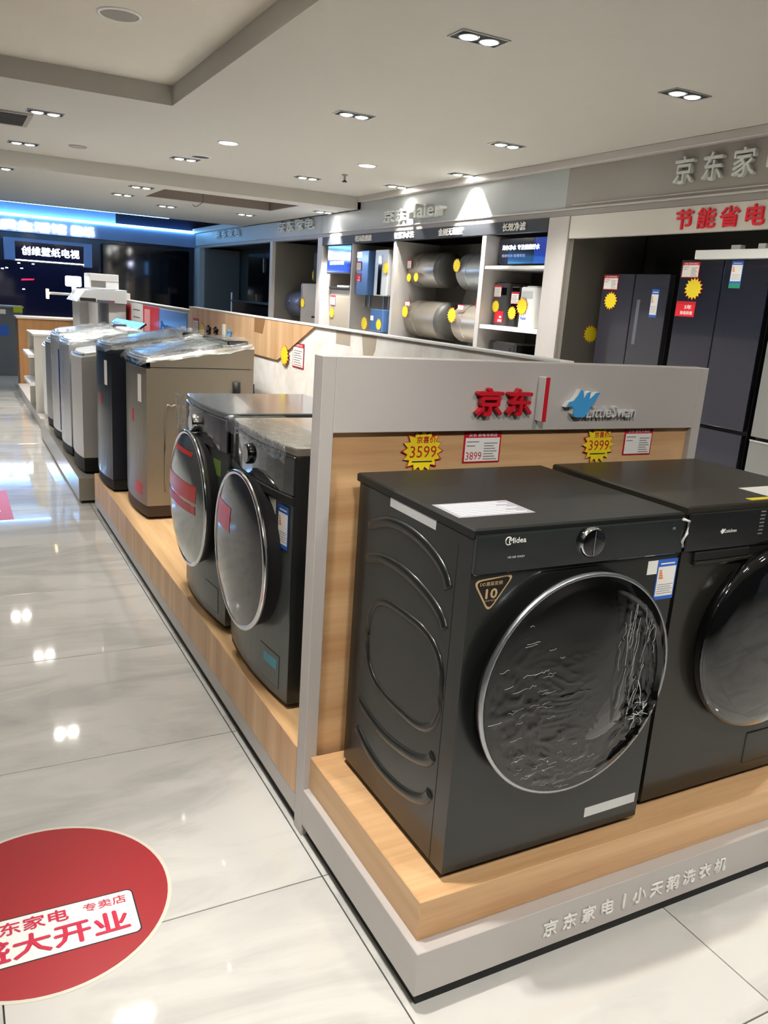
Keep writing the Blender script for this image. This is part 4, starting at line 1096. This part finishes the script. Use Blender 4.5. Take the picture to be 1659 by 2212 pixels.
# purifier boxes on the shelf
def purifier(label, y0, y1, h, m, z=1.372, x=5.12, dep=.34):
    t = wthing('water_purifier', label, 'water purifier', (x, (y0 + y1) / 2, z), 'water purifiers on the shelf')
    bm = new(); prism(bm, rrect(x, x + dep, y0, y1, .03), z, z + h, .004, .012); obj('body', bm, m, t)
    bm = new(); box(bm, x - .003, x + .001, y0 + .03, y1 - .03, z + h * .72, z + h * .9, .001); obj('display_window', bm, GLOSS if m is not WHITE else SILVER, t)
    bm = new(); box(bm, x + .05, x + dep - .05, y0 + .04, y1 - .04, z + h, z + h + .012, .003); obj('top_cap', bm, BLK if m is not WHITE else PAPERG, t)
    return t
purifier('charcoal water purifier at the left of the shelf', 7.10, 7.38, .43, mat('purifier_charcoal', (62, 62, 62), .35, coat=.3))
purifier('black water purifier in the middle of the shelf', 6.93, 7.07, .40, GLOSS)
t = purifier('white water purifier at the right of the shelf', 6.66, 6.90, .40, WHITE)
text('lettering', 'Haier', BLUE_L, t, wm(6.86, 1.45, 5.119), .035, .10, .02)
purifier('slim pale purifier beside the white one', 6.50, 6.63, .40, PAPERG, x=5.18)
sticker_card('red topped card on the charcoal purifier', 7.35, 1.66, 5.118, .13, .12)
burst('yellow starburst on the charcoal purifier', wm(7.30, 1.565, 5.118), .07)
card('red promotion card at the foot of the charcoal purifier', wm(7.30, 1.40, 5.118), .15, .12, head=None, lines=False)
sticker_card('red topped card on the black purifier', 7.04, 1.60, 5.118, .13, .12)
burst('yellow starburst at the foot of the black purifier', wm(7.00, 1.51, 5.116), .075)
burst('large yellow starburst on the white purifier', wm(6.84, 1.58, 5.115), .095)
burst('pale yellow starburst on the slim purifier', wm(6.57, 1.47, 5.178), .055)
t = wthing('water_purifier', 'black glossy water purifier under the shelf', 'water purifier', (5.3, 7.0, 1.0))
bm = new(); prism(bm, rrect(5.1, 5.45, 6.85, 7.36, .04), 1.03, 1.215, .006, .02); obj('body', bm, GLOSS, t)
bxo('display_window', SCRN, t, 5.096, 5.101, 6.95, 7.2, 1.10, 1.16); 
bxo('shelf', GREY_D, hc, 5.02, 5.60, 6.40, 7.40, 1.0, 1.03, .002)
# gas heaters in the left bay
def gas(label, y0, y1, z0, z1, m, x=5.03):
    t = wthing('gas_heater', label, 'gas heater', (x + .1, (y0 + y1) / 2, z0), 'gas water heaters')
    bm = new(); box(bm, x, x + .24, y0, y1, z0, z1, .012, 2); obj('case', bm, m, t)
    bxo('wall_bracket', GREY_D, t, x + .24, 5.62, (y0 + y1) / 2 - .05, (y0 + y1) / 2 + .05, z1 - .3, z1 - .2)
    for k in (.3, .7): bxo('pipe', SATIN, t, x + .10, x + .13, y0 + (y1 - y0) * k - .015, y0 + (y1 - y0) * k + .015, z0 - .16, z0 + .01)
    return t
t = gas('blue-fronted gas water heater hanging in the middle bay', 10.20, 10.57, 1.60, 2.18, BLUE_H)
bxo('display_window', LETW2, t, 5.026, 5.03, 10.42, 10.55, 2.09, 2.16)
t = gas('white gas water heater with a black stripe beside the blue one', 9.64, 10.01, 1.60, 2.18, SILVER)
bxo('front_stripe', GLOSS, t, 5.025, 5.031, 9.80, 9.90, 1.615, 2.11); bxo('display_window', SCRN, t, 5.023, 5.026, 9.815, 9.885, 2.04, 2.12)
t = gas('small blue heater low in the middle bay', 9.69, 10.06, 1.14, 1.43, BLUE_H)
bxo('display_window', WHITE, t, 5.026, 5.03, 9.96, 10.04, 1.28, 1.34)
burst('pale starburst on the white gas heater', wm(9.68, 1.95, 5.022), .085)
sticker_card('pale card on the blue gas heater', 10.55, 1.92, 5.025, .14, .12)
card('red promotion card on the blue gas heater', wm(10.56, 1.77, 5.025), .16, .11, head=None, lines=False)
burst('yellow starburst to the side of the small blue heater', wm(10.22, 1.225, 5.028), .10)
burst('yellow starburst on the small blue heater', wm(9.79, 1.235, 5.028), .085)
t = thing('screen', 'screen with bright white lettering in the first heater bay', 'screen', M=wm(11.585, 1.875, 5.03))
bm = new(); box(bm, 0, .84, 0, .405, -.03, 0, .004); obj('casing', bm, BLK, t)
bm = new(); box(bm, .02, .82, .02, .385, .0001, .001); obj('panel', bm, SCRB, t)
text('lettering', '智慧热水器', LETW, t, frame((.04, .19, .0012), (1, 0, 0), (0, 1, 0)), .10, .74, .015)
text('lettering', '舒适恒温', LETW2, t, frame((.10, .125, .0012), (1, 0, 0), (0, 1, 0)), .05, .50, .01)
t = wthing('heat_cabinet', 'beige heater cabinet with a red card, below the bright screen', 'cabinet', (5.2, 11.05, 0))
bxo('body', mat('beige_enamel', (176, 166, 150), .4), t, 5.03, 5.34, 10.68, 11.42, 0.0, 1.66, .008); bxo('worktop', BLK, t, 5.01, 5.34, 10.67, 11.43, 1.66, 1.69, .003)
bxo('flue_plate', PAPERG, t, 5.06, 5.24, 10.85, 11.25, 1.69, 1.715, .003); bxo('door', mat('beige_enamel2', (170, 160, 144), .4), t, 5.024, 5.03, 10.73, 11.36, .08, 1.56, .002)
card('red topped card on the beige heater cabinet', wm(11.36, 1.43, 5.022), .16, .14, head=None, vert=True)
burst('yellow starburst on the beige heater cabinet', wm(11.31, 1.32, 5.022), .085)
# far bays
letters('sign_letter', '京东家电', SIGNG, wr, wm(13.60, 2.52, 4.999) @ Matrix.Diagonal((2.1, 1, 1, 1)), .17, .19, .018, .03)
letters('sign_letter', '京东家电', SIGNG, wr, wm(17.25, 2.54, 4.999) @ Matrix.Diagonal((2.6, 1, 1, 1)), .14, .16, .018, .03)
heater('blue reflecting barrel heater in the far bay', 13.05, 13.74, 1.40, .22, mat('steel_blue', (140, 150, 186), .25, metal=.8), xc=5.42)
t = wthing('storage_heater', 'tall grey heater cabinet beside the barrel in the far bay', 'cabinet', (5.4, 12.5, 0))
bxo('body', mat('taupe_enamel', (150, 144, 134), .4), t, 5.2, 5.7, 12.25, 13.0, 0, 1.73, .015, seg=2); bxo('vent_slot', BLK, t, 5.196, 5.2, 12.35, 12.5, 1.2, 1.23); bxo('corner_trim', SATIN, t, 5.196, 5.21, 12.93, 12.985, 1.5, 1.70)
burst('yellow starburst on the tall grey heater cabinet', wm(12.90, 1.42, 5.196), .09)
t = wthing('vending_cooler', 'tall dispenser with a lit blue picture front in the far bay', 'dispenser', (5.4, 12.1, 1.7))
bxo('body', BLK, t, 5.3, 5.7, 11.95, 12.75, 1.78, 2.22, .01)
bxo('lit_front', mat('lit_blue_picture', (60, 120, 220), .2, emit=(110, 170, 240), es=1.4, var=.4, vscale=7), t, 5.29, 5.30, 12.02, 12.55, 1.82, 2.18)
card('pale card hanging in the far bay shadow', wm(13.22, 2.03, 5.5), .13, .10, head=None, vert=True)
burst('olive yellow tag hanging in the far bay shadow', wm(13.16, 1.88, 5.5), .12)
t = wthing('tall_fridge', 'black side-by-side fridge in the furthest dark bay', 'fridge', (5.4, 15.0, 0))
bxo('cabinet', BLK, t, 5.3, 5.88, 14.05, 16.0, 0.0, 2.25, .006); bxo('door', GLOSS, t, 5.27, 5.30, 14.06, 15.0, .05, 2.24, .004); bxo('door', GLOSS, t, 5.27, 5.30, 15.03, 15.98, .05, 2.24, .004)
bxo('handle', SATIN, t, 5.25, 5.27, 15.04, 15.07, 1.9, 2.15, .003)
t = wthing('counter_cooler', 'low black cabinet in front of the dark fridge', 'cabinet', (5.2, 15.5, 0))
bxo('body', SCR, t, 5.02, 5.26, 14.0, 16.2, 0, 1.33, .006); bxo('worktop', BLK, t, 5.0, 5.27, 13.99, 16.22, 1.33, 1.36, .004)
bxo('corner_post', WHITE, t, 5.01, 5.03, 16.2, 16.24, 1.0, 1.5)

# ================================================================== back wall
text('lettering', '大屏电视就选品质生活馆', LETW, wb, frame((-1.2, YB - .105, 2.43)), .19, 3.50, .03, .01)
text('lettering', '壁纸', LETW, wb, frame((2.38, YB - .105, 2.43)), .19, .47, .03, .01)
t = thing('lightbox_sign', 'framed sign with glowing white characters on the navy wall', 'sign', M=frame((1.09, YB - .35, 1.84)))
bm = new()
box(bm, 0, 1.66, .37, .43, -.30, .04); box(bm, 0, .19, 0, .37, -.30, .04); box(bm, 1.50, 1.66, -.04, .37, -.30, .04)
obj('frame', bm, BLUEW, t)
bm = new(); box(bm, .19, 1.50, .02, .37, -.05, 0); obj('panel', bm, SCRN, t)
bm = new(); box(bm, .19, 1.50, 0, .02, -.02, .02); obj('light_bar', bm, LETW, t)
letters('letter', '创维壁纸电视', LETW, t, frame((.31, .115, .001), (1, 0, 0), (0, 1, 0)), .175, .185, .02, .006)
t = thing('television', 'huge dark wall television under the glowing sign', 'television', M=frame((.4, YB - .12, .75)))
bm = new(); box(bm, 0, 2.5, 0, 1.08, 0, .06, .004); obj('casing', bm, BLK, t)
bm = new(); box(bm, .01, 2.49, .01, 1.07, .0605, .062); obj('screen', bm, SCRN, t)
bm = new(); prism(bm, [(.98, .70), (1.22, .72), (1.24, .75), (1.0, .735)], .0625, .063); obj('picture_streak', bm, mat('screen_red', (200, 30, 60), .3, emit=(220, 30, 70), es=.8), t)
for (x, y) in ((.93, 1.03), (1.2, 1.03), (.98, .93), (.7, .92), (.62, .90), (1.0, .52)):
    bm = new(); box(bm, x, x + .05, y, y + .02, .0625, .063); obj('picture_star', bm, LETW2, t)
t = thing('television', 'large black television filling the right half of the back wall', 'television', M=frame((3.0, YB - .10, .7)))
bm = new(); box(bm, 0, 1.85, 0, 1.62, 0, .05, .004); obj('casing', bm, BLK, t)
bm = new(); box(bm, .01, 1.84, .01, 1.61, .0505, .052); obj('screen', bm, SCR, t)
t = wthing('media_console', 'long grey console cabinet below the wall televisions', 'console', (2, 18.5, 0))
bxo('body', mat('console_grey', (120, 122, 122), .4), t, .3, 4.4, 18.3, 18.8, .08, .62, .004); bxo('worktop', GREY_D, t, .28, 4.42, 18.28, 18.8, .62, .65, .004); bxo('toe_kick', BLK, t, .35, 4.35, 18.35, 18.75, 0, .08)
t = wthing('info_kiosk', 'grey kiosk with blue picture stickers behind the wooden cabinet', 'kiosk', (.85, 14.5, 0))
bxo('body', mat('kiosk_grey', (96, 104, 112), .4), t, .62, 1.05, 14.3, 14.7, 0, 1.05, .006); bxo('top_plate', GREY_D, t, .60, 1.07, 14.28, 14.72, 1.05, 1.075, .003)
sticker('blue_label', t, frame((.70, 14.299, .62)), .14, .16, BLUE_L); sticker('white_label', t, frame((.68, 14.299, .95)), .13, .07, PAPER); bxo('yellow_sign', mat('lime_sign', (170, 186, 40), .5), t, .92, 1.05, 14.27, 14.28, .98, 1.08)

# ================================================================== floor stickers
t = thing('floor_sticker', 'big round red opening sticker on the tiles in the foreground', 'floor sticker', (.135, 1.917, 0))
bm = new(); prism(bm, circle(0, 0, .312, 72), .0002, .0008); obj('clear_rim', bm, mat('sticker_rim', (214, 208, 192), .2), t)
bm = new(); prism(bm, circle(0, 0, .302, 72), .0008, .0013); obj('red_disc', bm, RED_F, t)
bm = new(); prism(bm, rrect(-.205, .205, -.185, -.030, .014), .0013, .0017, M=Matrix.Rotation(math.radians(-1.0), 4, 'Z')); pq = obj('placard', bm, PAPER, t)
bm = new(); prism(bm, rrect(-.2085, .2085, -.1885, -.0265, .016), .0012, .0015, M=Matrix.Rotation(math.radians(-1.0), 4, 'Z')); obj('placard_outline', bm, INK, t)
FM = lambda x, y: frame((x, y, .0018), (1, 0, 0), (0, 1, 0))
RF = mat('floor_red_ink', (206, 34, 70), .35)
text('lettering', '京东家电', RF, t, FM(-.168, -.085), .046, .215, .02)
text('lettering', '专卖店', RF, t, FM(.082, -.076), .030, .105, .01)
text('lettering', '盛大开业', RF, t, FM(-.178, -.172), .076, .360, .025)
t = thing('floor_sticker', 'small red floor sticker at the left edge further up the aisle', 'floor sticker', (.0, 6.05, 0))
bm = new(); box(bm, -.35, .31, -.41, .41, .0002, .001); obj('red_sheet', bm, mat('pink_red', (206, 70, 86), .25), t)
bm = new(); box(bm, -.30, .24, -.20, -.10, .001, .0013); obj('white_band', bm, PAPER, t)
